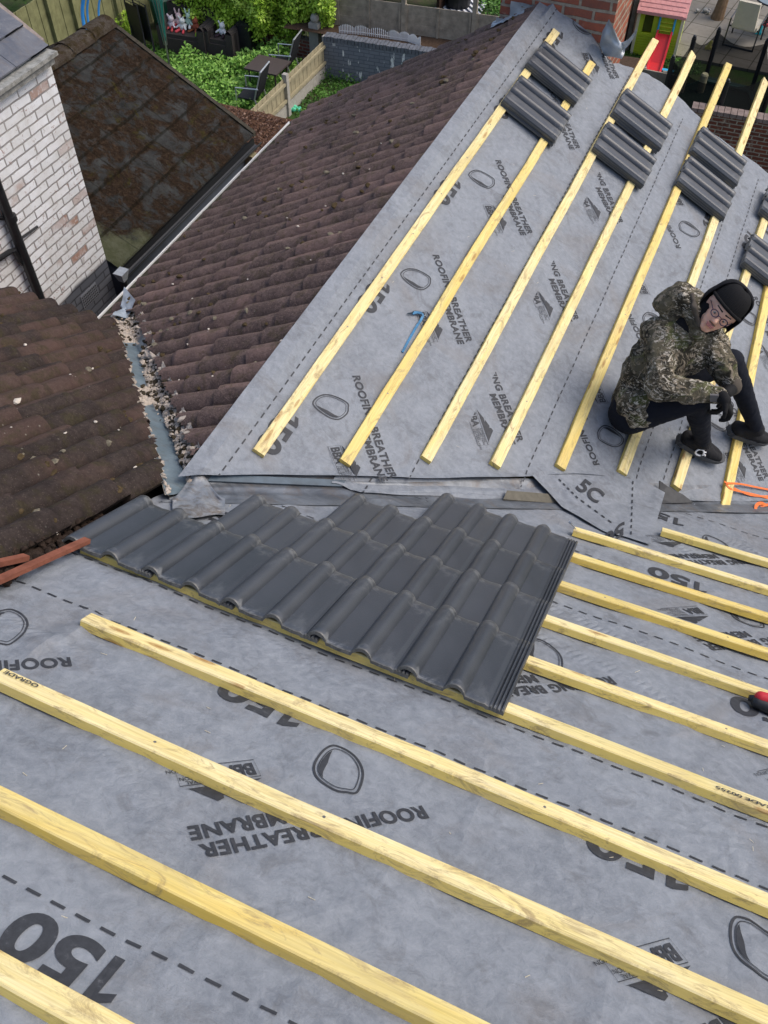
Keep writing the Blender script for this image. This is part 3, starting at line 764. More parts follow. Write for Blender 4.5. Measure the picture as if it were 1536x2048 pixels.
finish_tiles(mbB, tvB, 'tiled_roof', OLDT, nbr)['label'] = 'rear slope of old reddish brown roll tiles'
# closing boards under the tiles
mb = MB()
mb.add([PA(-4.95, -2.75, -.05), PA(-.04, -2.75, -.05), PA(-.04, 0, -.05), PA(XVB, EYA*nA, -.05), PA(-4.95, EYA*nA, -.05)], [(0, 1, 2, 3, 4)])
mb.add([PB(0, 0, -.05), PB(0, 4.95, -.05), PB(SEB, 4.95, -.05), PB(SEB, 1.8, -.05), PB(1.78*nB, 1.8, -.05)], [(0, 1, 2, 3, 4)])
part(mb, 'roof_deck', [plain('dark_underside', (.03, .026, .022), .95, .1)], nbr)
# walls
mb = MB(); zt = -1.30
mb.hexa([(-4.9, 1.45, GZ), (-1.95, 1.45, GZ), (-1.95, 1.60, GZ), (-4.9, 1.60, GZ), (-4.9, 1.45, -1.08), (-1.95, 1.45, -1.08), (-1.95, 1.60, -1.08), (-4.9, 1.60, -1.08)])
mb.hexa([(-2.08, 1.60, GZ), (-1.95, 1.60, GZ), (-1.95, 4.86, GZ), (-2.08, 4.86, GZ), (-2.08, 1.60, -1.36), (-1.95, 1.60, -1.36), (-1.95, 4.86, -1.36), (-2.08, 4.86, -1.36)])
gp = [(-.0, -.10), (-2.06, -.10-2.06*tB), (-2.06, GZ), (-.0, GZ)]
mb.add([(x, 4.87, z) for x, z in gp]+[(x, 4.97, z) for x, z in gp], [(0, 1, 2, 3), (7, 6, 5, 4), (0, 4, 5, 1), (1, 5, 6, 2)])
part(mb, 'wall', [REDB], nbr)
# gutters
def gutter(p0, p1, out, r, mat, name, root, lip=.006, wav=0.0):
    p0, p1, out = V(p0), V(p1), V(out); mb = MB(); n = 24; up = Vector((0, 0, 1)); d = (p1-p0)
    prof = [(math.cos(a), -math.sin(a)) for a in [math.pi*k/10 for k in range(11)]]
    def P(u, k, rr): 
        c = p0+d*u+up*wav*nz(u*9, 2)+out*wav*nz(u*7, 5); return c+out*prof[k][0]*rr+up*prof[k][1]*rr*1.0
    vo = [P(i/n, k, r) for i in range(n+1) for k in range(11)]; vi = [P(i/n, k, r-lip*.6) for i in range(n+1) for k in range(11)]
    o = len(vo); fs = []
    for i in range(n):
        for k in range(10):
            a = i*11+k; fs.append((a, a+11, a+12, a+1)); fs.append((o+a, o+a+1, o+a+12, o+a+11))
        for k in (0, 10):
            a = i*11+k; fs.append((a, o+a, o+a+11, a+11))
    mb.add(vo+vi, fs)
    mb.tube([P(i/n, 0, r) for i in range(n+1)], lip*.9, 6)
    for i in (.03, .5, .97):
        for k in range(10): pass
    return part(mb, name, [mat], root, clean=True)
gutter((-2.180, 1.86, -1.335), (-2.180, 4.97, -1.335), (-1, 0, 0), .052, WHITEP, 'gutter', nbr, .006, .004)
gutter((-4.9, 1.61, -1.0), (-1.70, 1.61, -1.0), (0, 1, 0), .050, WHITEP, 'gutter', nbr, .006, .004)
mb = MB()   # pale mortar and moss caught on the eaves
for i in range(30):
    y = 1.9+i*.1028; mb.rock((-2.10, y+random.uniform(-.02, .02), -1.30), (.05, .09, .03))
for i in range(34):
    x = -4.8+i*.0925; mb.rock((x, EYA+.08, -.975), (.09, .05, .03))
part(mb, 'eaves_mortar', [plain('pale_eaves_mortar', (.33, .33, .30), .95, .1, 0, .5, 40)], nbr)['kind'] = 'stuff'
mb = MB(); mb.beam((-2.175, 1.88, -1.352), (-2.175, 4.96, -1.352), (.044, 0, 0), (0, 0, .012)); mb.beam((-4.9, 1.605, -1.018), (-1.72, 1.605, -1.018), (0, .044, 0), (0, 0, .012)); part(mb, 'gutter_silt', [plain('gutter_silt', (.06, .055, .04), .95, .05, 0, .5, 40)], nbr)['kind'] = 'stuff'

# the open valley between the two old slopes, lined in blue-grey lead
mb = MB()
def vall(t, w_, e=0):
    x = t*1.80; yv = tB/tA*x
    if w_ < 0:     # on the front slope, sideways is -x / up-slope
        return PA(-x-.0, yv*nA+w_*.205, .012+e+.030*abs(w_)**3+.004*nz(t*20, w_*3, 2))
    return PB(x*nB, yv+w_*.150, .012+e+.030*abs(w_)**3+.004*nz(t*20, w_*3, 7))
mb.grid(lambda u, v: vall(u, v*2-1), 90, 16, 0)
part(mb, 'valley_lining', [BLUELEAD], nbr, smooth=True)
mb = MB()
for k in range(170):
    t = random.random()
    for sgn in (-1, 1):
        if random.random() < (.35 if sgn < 0 else .15): continue
        mb.rock(vall(t, sgn*random.uniform(.80, .98), .004), (.016, .034, .016))
part(mb, 'valley_mortar', [MORTAR], nbr)['kind'] = 'stuff'
mb = MB()
def deb(t, w_): return vall(t, w_, 0)
patches = [(.78, .97, -.85, .85, 520, .020), (.52, .68, -.1, .95, 240, .026), (.34, .56, -.25, .85, 520, .021), (.18, .38, .0, .9, 420, .021), (.03, .22, .1, 1.0, 420, .024), (.38, .48, -.9, -.1, 60, .020), (.0, .06, .0, 1.0, 90, .024)]
for t0, t1, w0, w1, n, sz in patches:
    for _ in range(int(n*.42)):
        t = random.gauss((t0+t1)/2, (t1-t0)/3.4); w_ = random.uniform(w0, w1)*.88-.10
        if 0 < t < .985: 
            q = deb(t, w_)+np.array([0, 0, random.random()*.028+.004]); z = random.uniform(.35, 1.1)*sz; mb.rock(q, (z*1.5, z, z*.6), 0 if random.random() < .62 else 1)
for (t, w_, d) in ((.60, .45, (.07, .09, .03)), (.575, .55, (.10, .035, .02)), (.27, .6, (.10, .035, .02)), (.10, .8, (.035, .13, .03)), (.17, .85, (.03, .11, .03))):
    mb.rock(deb(t, w_)+np.array([0, 0, .03]), d, 0)
def crust(u, v):
    t = u*.985; w_ = v*2-1; msk = 0
    for t0, t1, w0, w1, n, sz in patches:
        a = sm((t-t0+.03)/.05)*sm((t1+.03-t)/.05)*sm((w_-(w0*.88-.12)+.12)/.2); msk = max(msk, a)
    msk = max(msk, sm((abs(w_)-.80)/.08)*(.9 if w_ > 0 else .62))
    n1 = nz(t*20, w_*3.2, 41)+.35*nz(t*50, w_*8, 43); q_ = math.floor((n1+1)*5)/5-1
    h = -.02+msk*(.036+.014*q_+.004*nz(t*90, w_*14, 5))
    return vall(t, w_*1.02, h-.004)
mb.grid(crust, 300, 44, 0)
o = mb.build('mortar_rubble', [plain('crumbled_mortar', (.43, .37, .31), .95, .1, 0, .35, 60), plain('dark_moss_lump', (.055, .045, .03), .95, .05, 0, .5, 60)])
tag(o, 'crumbled mortar and moss lying in the old lead valley', 'rubble', kind='stuff')
# torn lead end at the foot of the valley
mb = MB()
T = [[(236, 652), (247, 658), (262, 662), (276, 660)], [(240, 662), (252, 667), (266, 668), (281, 664)], [(243, 672), (255, 675), (268, 676), (284, 670)]]
def tl(u, v):
    a = .960+v*(.05+.09*u*u); return vall(a, (u*2-1)*(1-.25*v), .035+.05*v*u+.014*nz(u*4, v*4))
mb.grid(tl, 16, 8, 0)
part(mb, 'lead_end', [plain('bright_lead', (.36, .41, .46), .4, .5, .2, .3, 14)], nbr, smooth=True)
# crumpled lead saddle where ridge, valleys and front slope meet
mb = MB()
def sad(u, v):
    a = [(392, 944), (420, 952), (446, 1014), (455, 1030)]; b = [(372, 975), (350, 1012), (352, 1024), (470, 1052)]
    px = 345+u*105; top = 1000-abs(u-.45)*0-58*math.exp(-((u-.48)**2)/.09); bot = 1026+6*math.sin(u*5)+10*u
    py = top+(bot-top)*v
    lo_, hi_ = 2.0, 6.0; r_ = ray(px, py)
    for _ in range(30):
        m_ = (lo_+hi_)/2; c = CAM+r_*m_; z0 = max(-tA*c[1], -tC*c[0] if c[0] > 0 else tB*c[0]) if c[1] > 0 else -tA*c[1]
        if c[2] > z0+.022+.022*math.exp(-((u-.5)**2)/.07)*(1-v*.6)+.016*nz(u*4, v*3, 3)+.006*nz(u*13, v*11, 9): lo_ = m_
        else: hi_ = m_
    return CAM+r_*lo_
mb.grid(sad, 22, 16, 0)
part(mb, 'lead_saddle', [mat_lead('crumpled_lead', (.17, .19, .22), (.30, .31, .32), .9)], nbr, smooth=True)
# dark gap and the old red timber on the party line
mb = MB()
a, b = uA(-30, 1172, .055), uA(172, 1081, .055)
mb.beam(PA(a[0]+.005, a[1], .050), PA(b[0]+.005, b[1], .050), V(PA(.013, 0))-V(PA(0, 0)), NA*.016)
a2, b2 = uA(-30, 1150, .05), uA(60, 1128, .05)
mb.beam(PA(a2[0]-.020, a2[1], .060), PA(b2[0]-.015, b2[1], .060), V(PA(.012, 0))-V(PA(0, 0)), NA*.018)
part(mb, 'party_line_batten', [plain('old_red_timber', (.20, .075, .048), .85, .15, 0, .35, 25)], nbr)
mb = MB()
for k in range(260):
    s = random.uniform(-1.6, -.50); x = random.uniform(-.10, .005); mb.rock(PA(x, s, .02+random.random()*.02), (.03, .035, .022), 0)
o = mb.build('loose_dirt', [plain('black_roof_dirt', (.035, .025, .02), .98, .05, 0, .5, 50)]); tag(o, 'dark crumbs of dirt along the cut edge of the old tiles', 'dirt', kind='stuff')
# moss tufts and pale chips on the old tiles
mb = MB()
def topA(x, s): return PA(x, s, .030+1.35*rollp(x))
def topB(y, s): return PB(s, y, .030+rollp(y))
for k in range(1500):
    if random.random() < .62:
        x = random.uniform(-3.6, -.1); c = random.randint(0, 12); s = EYA*nA-c*.345-.01+random.uniform(-.02, .03) if random.random() < .6 else random.uniform(-2.2, 1.85)
        if not inA(x, s): continue
        q = topA(x, s)
    else:
        y = random.uniform(.3, 4.9); s = random.uniform(.1, SEB-.02)
        if not inB(y, s): continue
        q = topB(y, s)
    if nz(q[0]*2.2, q[1]*2.2, 12) < random.uniform(-.25, .35): continue
    z = random.uniform(.010, .038); mb.rock(q, (z*1.3, z*1.3, z*.5), 0 if random.random() < .8 else 1)
o = mb.build('roof_moss', [plain('brown_moss', (.075, .055, .03), .98, .05, 0, .5, 90), plain('grey_moss', (.17, .15, .11), .98, .05, 0, .5, 90)]); tag(o, 'small moss cushions dotted over the old brown tiles', 'moss', kind='stuff')
mb = MB()
for (x, y) in [(35, 806), (190, 860), (22, 873), (188, 970), (130, 882), (236, 878), (345, 568), (383, 596), (420, 663), (376, 690), (355, 757), (430, 760), (574, 437), (765, 293), (838, 297), (710, 323), (740, 342), (622, 522), (555, 480), (690, 355), (497, 560), (560, 680), (50, 705), (185, 745), (270, 945), (115, 1065), (20, 690), (140, 765), (600, 460), (655, 420)]:
    for fn, ins, top in ((uB, lambda q: inB(q[1], q[0]), lambda q: topB(q[1], q[0])), (uA, lambda q: inA(*q), lambda q: topA(*q))):
        q = fn(x, y, .05)
        if ins(q):
            z = random.uniform(.45, .95)*(2.6 if (x, y) == (35, 806) else 1); mb.rock(top(q)+np.array([0, 0, .004]), (.022*z, .016*z, .009*z)); break
o = mb.build('pale_chips', [plain('pale_mortar_chip', (.60, .54, .46), .9, .15)]); tag(o, 'pale mortar chips scattered on the old brown tiles', 'mortar chips', kind='stuff')

# ------------------------------------------------------------------ new charcoal tiles
def newtile_mesh():
    W, WU, Ln, T = .300, .050, .420, .014
    us = sorted(set([round(i*.0075, 5) for i in range(int(W/.0075)+1)]+[round(b+d, 5) for b in (0, .15) for d in (.0035, .0068, .0071, .0085, .010, .0125, .0675, .070, .0718, .0728, .0735)]))+[W+.0015+i*.0040 for i in range(12)]
    def z(u):
        if u <= W:
            v = u if u < .15 else u-.15; d = (v-.040)/.033
            r = .026*(math.cos(d*math.pi/2)**.62) if abs(d) < 1 else 0
            if abs(d) >= 1: r = -.0015*math.sin((v-.075)/.075*math.pi) if v > .075 else 0
            if u > .292: r -= .004
            if u < .004: r -= .005
            return r
        q = (u-W)/WU; return -.004+.0045*(1 if (int(q*100/12.5) % 2 == 0) else -1)*.8
    vsn = [0, .006, .03, .10, .20, .30, .385, .412, .420]
    me = bpy.data.meshes.new('roof_tile'); vs = []; ed = []; raw = []
    for y in vsn:
        for u in us:
            zz = T+z(u)-(0.003 if y in (0, .420) else 0)
            vs.append((u, y+(.003*nz(u*40, y*9) if y in (0, .42) else 0), zz)); ed.append(max(0, 1-abs(y-.42)/.05)+max(0, .8-abs(y)/.05)); raw.append(1.0 if y <= .0001 else (.75 if y > .419 else (.25 if y > .41 else 0)))
    nt = len(vs)
    for y in (0, .420):
        for u in us:
            vs.append((u, y+.003*nz(u*40, 3), (z(u) if u <= W else -.004)-.004*abs(nz(u*30, y)))); ed.append(0); raw.append(1.0)
    n = len(us); fs = []
    for j in range(len(vsn)-1):
        for i in range(n-1): fs.append((j*n+i, j*n+i+1, (j+1)*n+i+1, (j+1)*n+i))
    b0, b1 = nt, nt+n; e = (len(vsn)-1)*n
    for i in range(n-1):
        fs.append((b0+i, b0+i+1, i+1, i)); fs.append((e+i, e+i+1, b1+i+1, b1+i)); fs.append((b0+i, b1+i, b1+i+1, b0+i+1))
    fs.append((b0,)+tuple(j*n for j in range(len(vsn)))+(b1,)); fs.append((b0+n-1, b1+n-1)+tuple(j*n+n-1 for j in range(len(vsn)-1, -1, -1)))
    me.from_pydata(vs, [], fs); me.update(); me.materials.append(NEWT)
    for nme, dat in (('edge', ed), ('raw', raw)):
        at = me.attributes.new(nme, 'FLOAT', 'POINT'); at.data.foreach_set('value', dat)
    bm = bmesh.new(); bm.from_mesh(me); bmesh.ops.recalc_face_normals(bm, faces=bm.faces)
    for ee in bm.edges:
        ee.smooth = not (len(ee.link_faces) == 2 and ee.link_faces[0].normal.angle(ee.link_faces[1].normal, 0) > .7)
    for f in bm.faces: f.smooth = True
    bm.to_mesh(me); bm.free(); return me
TM = newtile_mesh()
def place_tile(org, X, Y, Z, label, group, tilt=0.0, spin=0.0):
    o = bpy.data.objects.new('concrete_tile', TM); COL.objects.link(o)
    X, Y, Z = V(X), V(Y), V(Z); m = Matrix((X, Y, Z)).transposed()
    m = m@Matrix.Rotation(spin, 3, 'Z')@Matrix.Rotation(tilt, 3, 'X'); m = m.to_4x4(); m.translation = V(org); o.matrix_world = m
    return tag(o, label, 'roof tile', group)
ORD = ['first', 'second', 'third', 'fourth', 'fifth']
X1 = V(PA(1, 0)-PA(0, 0)); Y1 = V(PA(0, 1)-PA(0, 0))
def sb(k, x):
    (a, b) = AE[k]; xa, sa = uA(*a, TB); xb, sb_ = uA(*b, TB); return sa+(sb_-sa)*(x-xa)/(xb-xa)
rowtxt = ['the row nearest the camera', 'the second row from the camera', 'the third row from the camera', 'the row farthest from the camera']
cnt = [1, 2, 3, 4, 4]; S6 = sb(6, .75)
for c in range(5):
    x0 = 1.470-.30*(5-c)
    for r_ in range(cnt[c]):
        x_mid = x0+.15; s = S6-.048+.3385*r_
        place_tile(PA(x0+random.uniform(-.0015, .0015), s+random.uniform(-.003, .003), .0335), X1, Y1, V(NA),
                   f'charcoal double-roll tile laid {ORD[c]} from the left in {rowtxt[r_]}', 'charcoal tiles laid on the nearer slope', tilt=.047, spin=random.uniform(-.004, .004))
XC = V(PC(0, -1)-PC(0, 0)); YC = V(PC(1, 0)-PC(0, 0))
stacks = [(.118, 4.075, 'at the foot of the chimney', 3), (.122, 3.545, 'just below the chimney-foot stack on the ridge side', 3), (.772, 4.26, 'upper pair, across the third and fourth battens', 3), (.774, 3.765, 'lower pair, across the third and fourth battens', 3),
          (1.412, 4.52, 'beside the roof edge across the fifth and sixth battens', 3), (1.403, 4.075, 'directly above the crouching worker, fifth and sixth battens', 3), (2.075, 4.47, 'half cut off at the right picture edge near the roof edge', 3), (2.062, 3.785, 'behind the black hood at the right picture edge', 3)]
stxt = ['nearest the chimney foot', 'second down beside the ridge', 'upper one on the third and fourth battens', 'lower one on the third and fourth battens', 'upper one on the fifth and sixth battens', 'lower one on the fifth and sixth battens', 'upper one cut by the right picture edge', 'lower one cut by the right picture edge']
lev = ['bottom', 'middle', 'top']
for (s0, y0, _, n), t in zip(stacks, stxt):
    sp = random.uniform(-.03, .03)
    for l in range(n):
        place_tile(PC(s0+random.uniform(-.006, .006), y0+.35+random.uniform(-.006, .006), .031+l*.0165), XC, YC, V(NC), f'{lev[l]} charcoal tile of the stack {t}', 'charcoal tiles stacked on the battens', spin=sp+random.uniform(-.012, .012), tilt=0)

# ------------------------------------------------------------------ chimney
CY = 4.93
cx0 = aty(999, 30, CY)[0]; cx1 = aty(1219, 90, CY)[0]
chim = thing('chimney', 'red brick chimney stack with flaking mortar at the far end of the ridge', 'chimney', ((cx0+cx1)/2, CY+.3, -.5))
mb = MB(); D = .62
mb.hexa([(cx0, CY, -.75), (cx1, CY, -.75), (cx1, CY+D, -.75), (cx0, CY+D, -.75), (cx0, CY, 1.7), (cx1, CY, 1.7), (cx1, CY+D, 1.7), (cx0, CY+D, 1.7)])
part(mb, 'stack', [mat_redbrick('chimney_brick', 'xy', 1.15)], chim)
mb = MB()
for i in range(2): mb.box(((cx0+cx1)/2, CY+D/2, 1.74+i*.075), (cx1-cx0+.06+.06*i, D+.06+.06*i, .072))
part(mb, 'corbel', [REDB], chim)
mb = MB()
for xx in (cx0+.22, cx1-.22): mb.tube([(xx, CY+D/2, 1.8), (xx, CY+D/2, 2.15), (xx, CY+D/2, 2.2)], [.13, .11, .125], 16)
part(mb, 'chimney_pot', [plain('terracotta', (.42, .17, .09))], chim)
mb = MB()   # smear of render where the old flashing was cut out
def smear(u, v):
    x = cx0+.20+u*.42; z = -.34+v*.34-.24*u; return np.array([x, CY-.014-.008*nz(u*6, v*6), z])
mb.grid(smear, 12, 8)
part(mb, 'render_patch', [plain('pink_grey_render', (.34, .24, .20), .95, .1, 0, .4, 25)], chim)
mb = MB()
for i, (a, b, c, d) in enumerate([(0, .17, -.33, -.10), (.10, .27, -.16, .03)]):
    mb.grid(lambda u, v: np.array([cx0-.02+a+(b-a)*u, CY-.012-.02*nz(u*3, v*3, i), c+(d-c)*v]), 6, 6)
mb.grid(lambda u, v: PB(.42-.28*u, CY-.05+.07*v-.03*nz(u*8, v*3, 2), .062+.015*v+.008*nz(u*9, v*5, 4)), 10, 4)
part(mb, 'stepped_flashing', [mat_lead('pale_lead', (.33, .38, .42), (.50, .53, .55), .35)], chim, smooth=True)
mb = MB()   # bent-up sheet of lead at the right foot
q0 = aty(1222, 118, CY-.05)
def bl(u, v):
    cols = [[(1205, 62), (1199, 90), (1209, 112)], [(1218, 38), (1222, 80), (1226, 114)], [(1232, 66), (1241, 96), (1243, 118)], [(1236, 82), (1252, 90), (1248, 110)]]
    k = u*3; i = min(2, int(k)); f = k-i; g = v*2; j = min(1, int(g)); h = g-j
    px = [cols[i+ii][j+jj] for jj in (0, 1) for ii in (0, 1)]
    x = (px[0][0]*(1-f)+px[1][0]*f)*(1-h)+(px[2][0]*(1-f)+px[3][0]*f)*h; y = (px[0][1]*(1-f)+px[1][1]*f)*(1-h)+(px[2][1]*(1-f)+px[3][1]*f)*h
    return aty(x, y, CY-.03-.05*math.sin(u*3.1)-.05*nz(u*3, v*3, 4))
mb.grid(bl, 12, 10)
mb.grid(lambda u, v: aty(1243+u*30+v*2, 84-u*28*u+v*(16-12*u), CY-.05-.03*u+.02*nz(u*3, v*2, 8)), 8, 4)
o = part(mb, 'loose_flashing', [mat_lead('bright_loose_lead', (.36, .40, .44), (.55, .57, .58), .25)], chim, smooth=True)

# ------------------------------------------------------------------ vegetation helper
def leaf_mesh(name, pts, size, mat, root=None, updir=None, toney=None, seed=1):
    """pts: list of (x,y,z,scale,tone)"""
    rng = random.Random(seed); vs = []; fs = []; tn = []
    for (x, y, z, k, t) in pts:
        c = Vector((x, y, z)); n = Vector((rng.gauss(0, 1), rng.gauss(0, 1)-.4, rng.gauss(0, 1)+.9)).normalized()
        a = n.orthogonal().normalized(); a = Matrix.Rotation(rng.random()*6.283, 3, n)@a; b = n.cross(a)
        L = size*k*rng.uniform(.7, 1.3); W = L*.55; o = len(vs)
        vs += [c, c+a*L*.5+b*W*.5+n*L*.06, c+a*L, c+a*L*.5-b*W*.5+n*L*.06]; fs.append((o, o+1, o+2, o+3))
        tt = min(1, max(0, t+rng.gauss(0, .13))); tn += [tt]*4
    mb = MB(); mb.v = [tuple(v) for v in vs]; mb.f = fs; mb.m = [0]*len(fs)
    o = part(mb, name, mat, root) if root else mb.build(name, mat)
    at = o.data.attributes.new('tone', 'FLOAT', 'POINT'); at.data.foreach_set('value', tn); return o
IVY = mat_leaf('ivy_leaf', (.11, .20, .015), (.36, .56, .05), (.58, .74, .14))
NET = mat_leaf('nettle_leaf', (.055, .13, .022), (.18, .37, .055), (.32, .52, .12))
GRS = mat_leaf('grass_blade', (.03, .08, .012), (.085, .21, .026), (.17, .33, .06))

# ------------------------------------------------------------------ ground
def mat_ground():
    m = M('garden_ground', .95, .1); co = m.co()
    a = m.mix(m.ramp(m.noise(.6, 6, .65, co), [(.42, 0.), (.58, 1.)]), (.035, .065, .018), (.075, .062, .042))
    a = m.mix(m.ramp(m.noise(7, 6, .7, co), [(.4, 0.), (.7, .7)]), a, (.050, .095, .022)); m.col(a); m.bump(m.noise(12, 6, .7, co), .6, .03); return m.mat
mb = MB(); mb.add([(-150, -150, GZ), (150, -150, GZ), (150, 150, GZ), (-150, 150, GZ)], [(0, 1, 2, 3)])
tag(mb.build('ground', mat_ground()), kind='structure')
def mat_slabs():
    m = M('patio_slabs', .9, .15); co = m.co()
    b = m.n.new('ShaderNodeTexBrick'); m.L(m.co(rot=(0, 0, .12)), b.inputs['Vector']); b.inputs['Scale'].default_value = 1; b.offset = 0
    b.inputs['Brick Width'].default_value = .6; b.inputs['Row Height'].default_value = .6; b.inputs['Mortar Size'].default_value = .012
    b.inputs['Color1'].default_value = (.19, .175, .15, 1); b.inputs['Color2'].default_value = (.24, .22, .19, 1); b.inputs['Mortar'].default_value = (.06, .055, .04, 1)
    a = m.mix(m.ramp(m.noise(3, 6, .7, co), [(.4, 0.), (.7, .6)]), b.outputs['Color'], (.13, .115, .09)); m.col(a); m.bump(m.noise(20, 5, .7, co), .3, .01); return m.mat
mb = MB(); mb.box((3.2, 23.4, GZ+.03), (8.6, 8.0, .06)); tag(mb.build('patio', mat_slabs()), kind='structure')
mb = MB(); mb.box((-2.0, 14.5, GZ+.01), (1.0, 2, .02))
mb = MB(); mb.box((-2.8, 8.6, GZ+.02), (1.2, 12, .04)); tag(mb.build('path', mat_slabs()), kind='structure')

def vtop(base, top, Z=GZ):       # height of a vertical thing from its base and top pixels
    b = atz(*base, Z); v = ray(*top); t = np.dot(b[:2]-CAM[:2], v[:2])/np.dot(v[:2], v[:2]); return b, (CAM+t*v)[2]

# ------------------------------------------------------------------ white painted brick house on the left
WX = -3.5
wb = thing('painted_brick_house', 'white painted brick house wing with grey plinth and blue slate roof', 'house', (-4.5, 2.5, GZ))
yc = atx(95, 150, WX)[1]; zt_a = atx(85, 110, WX)[2]; 
mb = MB(); mb.hexa([(WX-3.5, -1, GZ), (WX, -1, GZ), (WX, 3.56, GZ), (WX-3.5, 3.56, GZ), (WX-3.5, -1, -.36), (WX, -1, -.36), (WX, 3.56, -.36), (WX-3.5, 3.56, -.36)])
part(mb, 'wall', [WHITEB], wb)
mb = MB(); mb.box((WX+.01, 1.1, -.40), (.12, 4.88, .055)); mb.box((WX+.02, 1.1, -.355), (.16, 4.93, .03))
part(mb, 'stone_gutter', [plain('mossy_stone', (.27, .27, .25), .95, .1, 0, .5, 22)], wb)
mb = MB(); rng = random.Random(4)   # slates
sl = .62
for c in range(14):
    for i in range(22):
        y0 = -1.0+i*.22+(.11 if c % 2 else 0); u0 = c*.19
        if y0 > 3.34: y0 = 3.35
        x1 = WX+.03-u0; z1 = -.33+u0*sl+rng.uniform(0, .012); x0 = x1-.26; z0 = z1+.26*sl-.012
        mb.hexa([(x0, y0, z0-.008), (x1, y0, z1-.004+.004), (x1, y0+.214, z1+rng.uniform(-.002, .006)), (x0, y0+.214, z0-.008), (x0, y0, z0), (x1, y0, z1+.012), (x1, y0+.214, z1+.014), (x0, y0+.214, z0)])
part(mb, 'slate_roof', [mat_lead('blue_grey_slate', (.075, .085, .11), (.15, .155, .17), .35)], wb)
mb = MB(); mb.beam((WX-.05, 3.57, -.35), (WX-2.7, 3.57, -.35+2.65*sl), (0, .05, 0), (0, 0, .05)); part(mb, 'verge', [plain('verge_mortar', (.26, .22, .20), .95, .1, 0, .4, 25)], wb)
a = atx(-6, 372, WX+.055); b = atx(88, 608, WX+.055)
mb = MB(); mb.tube([(a[0], a[1], -.42), (a[0], a[1], a[2]), (b[0], (a[1]+b[1])/2, b[2]), (b[0], (a[1]+b[1])/2, GZ)], .040, 14)
for z in (-1.2, -2.2): mb.tube([(a[0], (a[1]+b[1])/2, z), (a[0], (a[1]+b[1])/2, z-.05)], .048, 14)
part(mb, 'downpipe', [BLACKP], wb, smooth=False)
mb = MB(); p = [atx(*q, WX+.04) for q in [(-10, 522), (20, 503), (28, 500), (40, 523), (46, 528)]]; mb.tube(p, .022, 8); part(mb, 'waste_pipe', [BLACKP], wb)
mb = MB(); p = [atx(*q, WX+.02) for q in [(40, 478), (75, 453)]]; mb.tube(p, .010, 6); part(mb, 'cable_clip', [BLACKP], wb); mb = MB(); p = [atx(*q, WX+.03) for q in [(-4, 435), (10, 437)]]; mb.tube(p, .018, 6); part(mb, 'cable_clip', [BLACKP], wb)
c0 = atx(180, 592, WX+.006)
mb = MB()
for i in range(9):
    for j in range(5): mb.box((WX+.006, c0[1]-.10+i*.025, c0[2]-.055+j*.026), (.012, .012, .012))
mb2 = MB(); mb2.box((WX+.003, c0[1], c0[2]), (.01, .235, .145)); v_ = part(mb2, 'air_vent', [plain('vent_grey', (.16, .17, .19))], wb)
v2 = mb.build('vent_hole', [BLACKP]); v2.parent = v_
# rainwater head by the corner
hp = atx(243, 548, WX+.12)
mb = MB(); mb.hexa([V(hp)+Vector(q) for q in [(-.03, -.03, -.07), (.03, -.03, -.07), (.03, .03, -.07), (-.03, .03, -.07), (-.05, -.06, .03), (.05, -.06, .03), (.05, .06, .03), (-.05, .06, .03)]])
part(mb, 'rainwater_head', [plain('grey_hopper', (.34, .37, .40), .6, .3, 0, .25)], wb)
mb = MB(); mb.tube([(hp[0], hp[1], hp[2]-.07), (hp[0], hp[1], GZ)], .036, 12); part(mb, 'downpipe', [BLACKP], wb)

# ------------------------------------------------------------------ low building with the mossy roof
RX, RZ, EX, EZ, Y0, Y1 = -5.15, -1.47, -3.44, -2.40, 3.66, 6.22
ms = thing('mossy_roofed_outbuilding', 'low outbuilding with a dark moss-smothered tiled roof and black gutter', 'outbuilding', (-4.3, 5, GZ))
sL = math.hypot(EX-RX, EZ-RZ); dX, dZ = (EX-RX)/sL, (EZ-RZ)/sL
def PM(a, s, h): return np.array([RX+dX*s-dZ*h*1.0*(-1)*(-1), a, RZ+dZ*s+dX*h]) if False else np.array([RX+dX*s-dZ*h, a, RZ+dZ*s+dX*h])
mb = MB(); tv = []; du, g = .03, .335; na = int((Y1-Y0+.10)/du); nr = []
for c in range(int(sL/g)+1):
    sb_ = sL-c*g; sa = max(0, sb_-g)
    for i in range(11): nr.append((sa+(sb_-sa)*i/10, i/10, c))
nr.sort(key=lambda r: r[0]+(-1e-4 if r[1] > .99 else 0))
for (s, t, c) in nr:
    for i in range(na+1):
        a = Y0-.02+i*du; tl_ = math.floor(a/.33); r_ = random.Random(tl_*37+c).random(); fr = a/.33-tl_
        mo = max(0, nz(a*2.2, s*2.2, 31)+.35)*.030*sm((s+.0)/.2)*(1 if not (a < 4.55 and s > 1.25) else .1)
        h = .012*t+.004*(r_-.5)-(.008 if fr < .06 else 0)+.006*(1 if .44 < fr < .56 else 0)+mo*(.6+.7*nz(a*14, s*14, 5))+.006*nz(a*30, s*30, 2)
        mb.v.append(tuple(PM(a, s, h))); tv.append(r_)
for j in range(len(nr)-1):
    for i in range(na):
        q = j*(na+1)+i; mb.f.append((q, q+na+1, q+na+2, q+1)); mb.m.append(0)
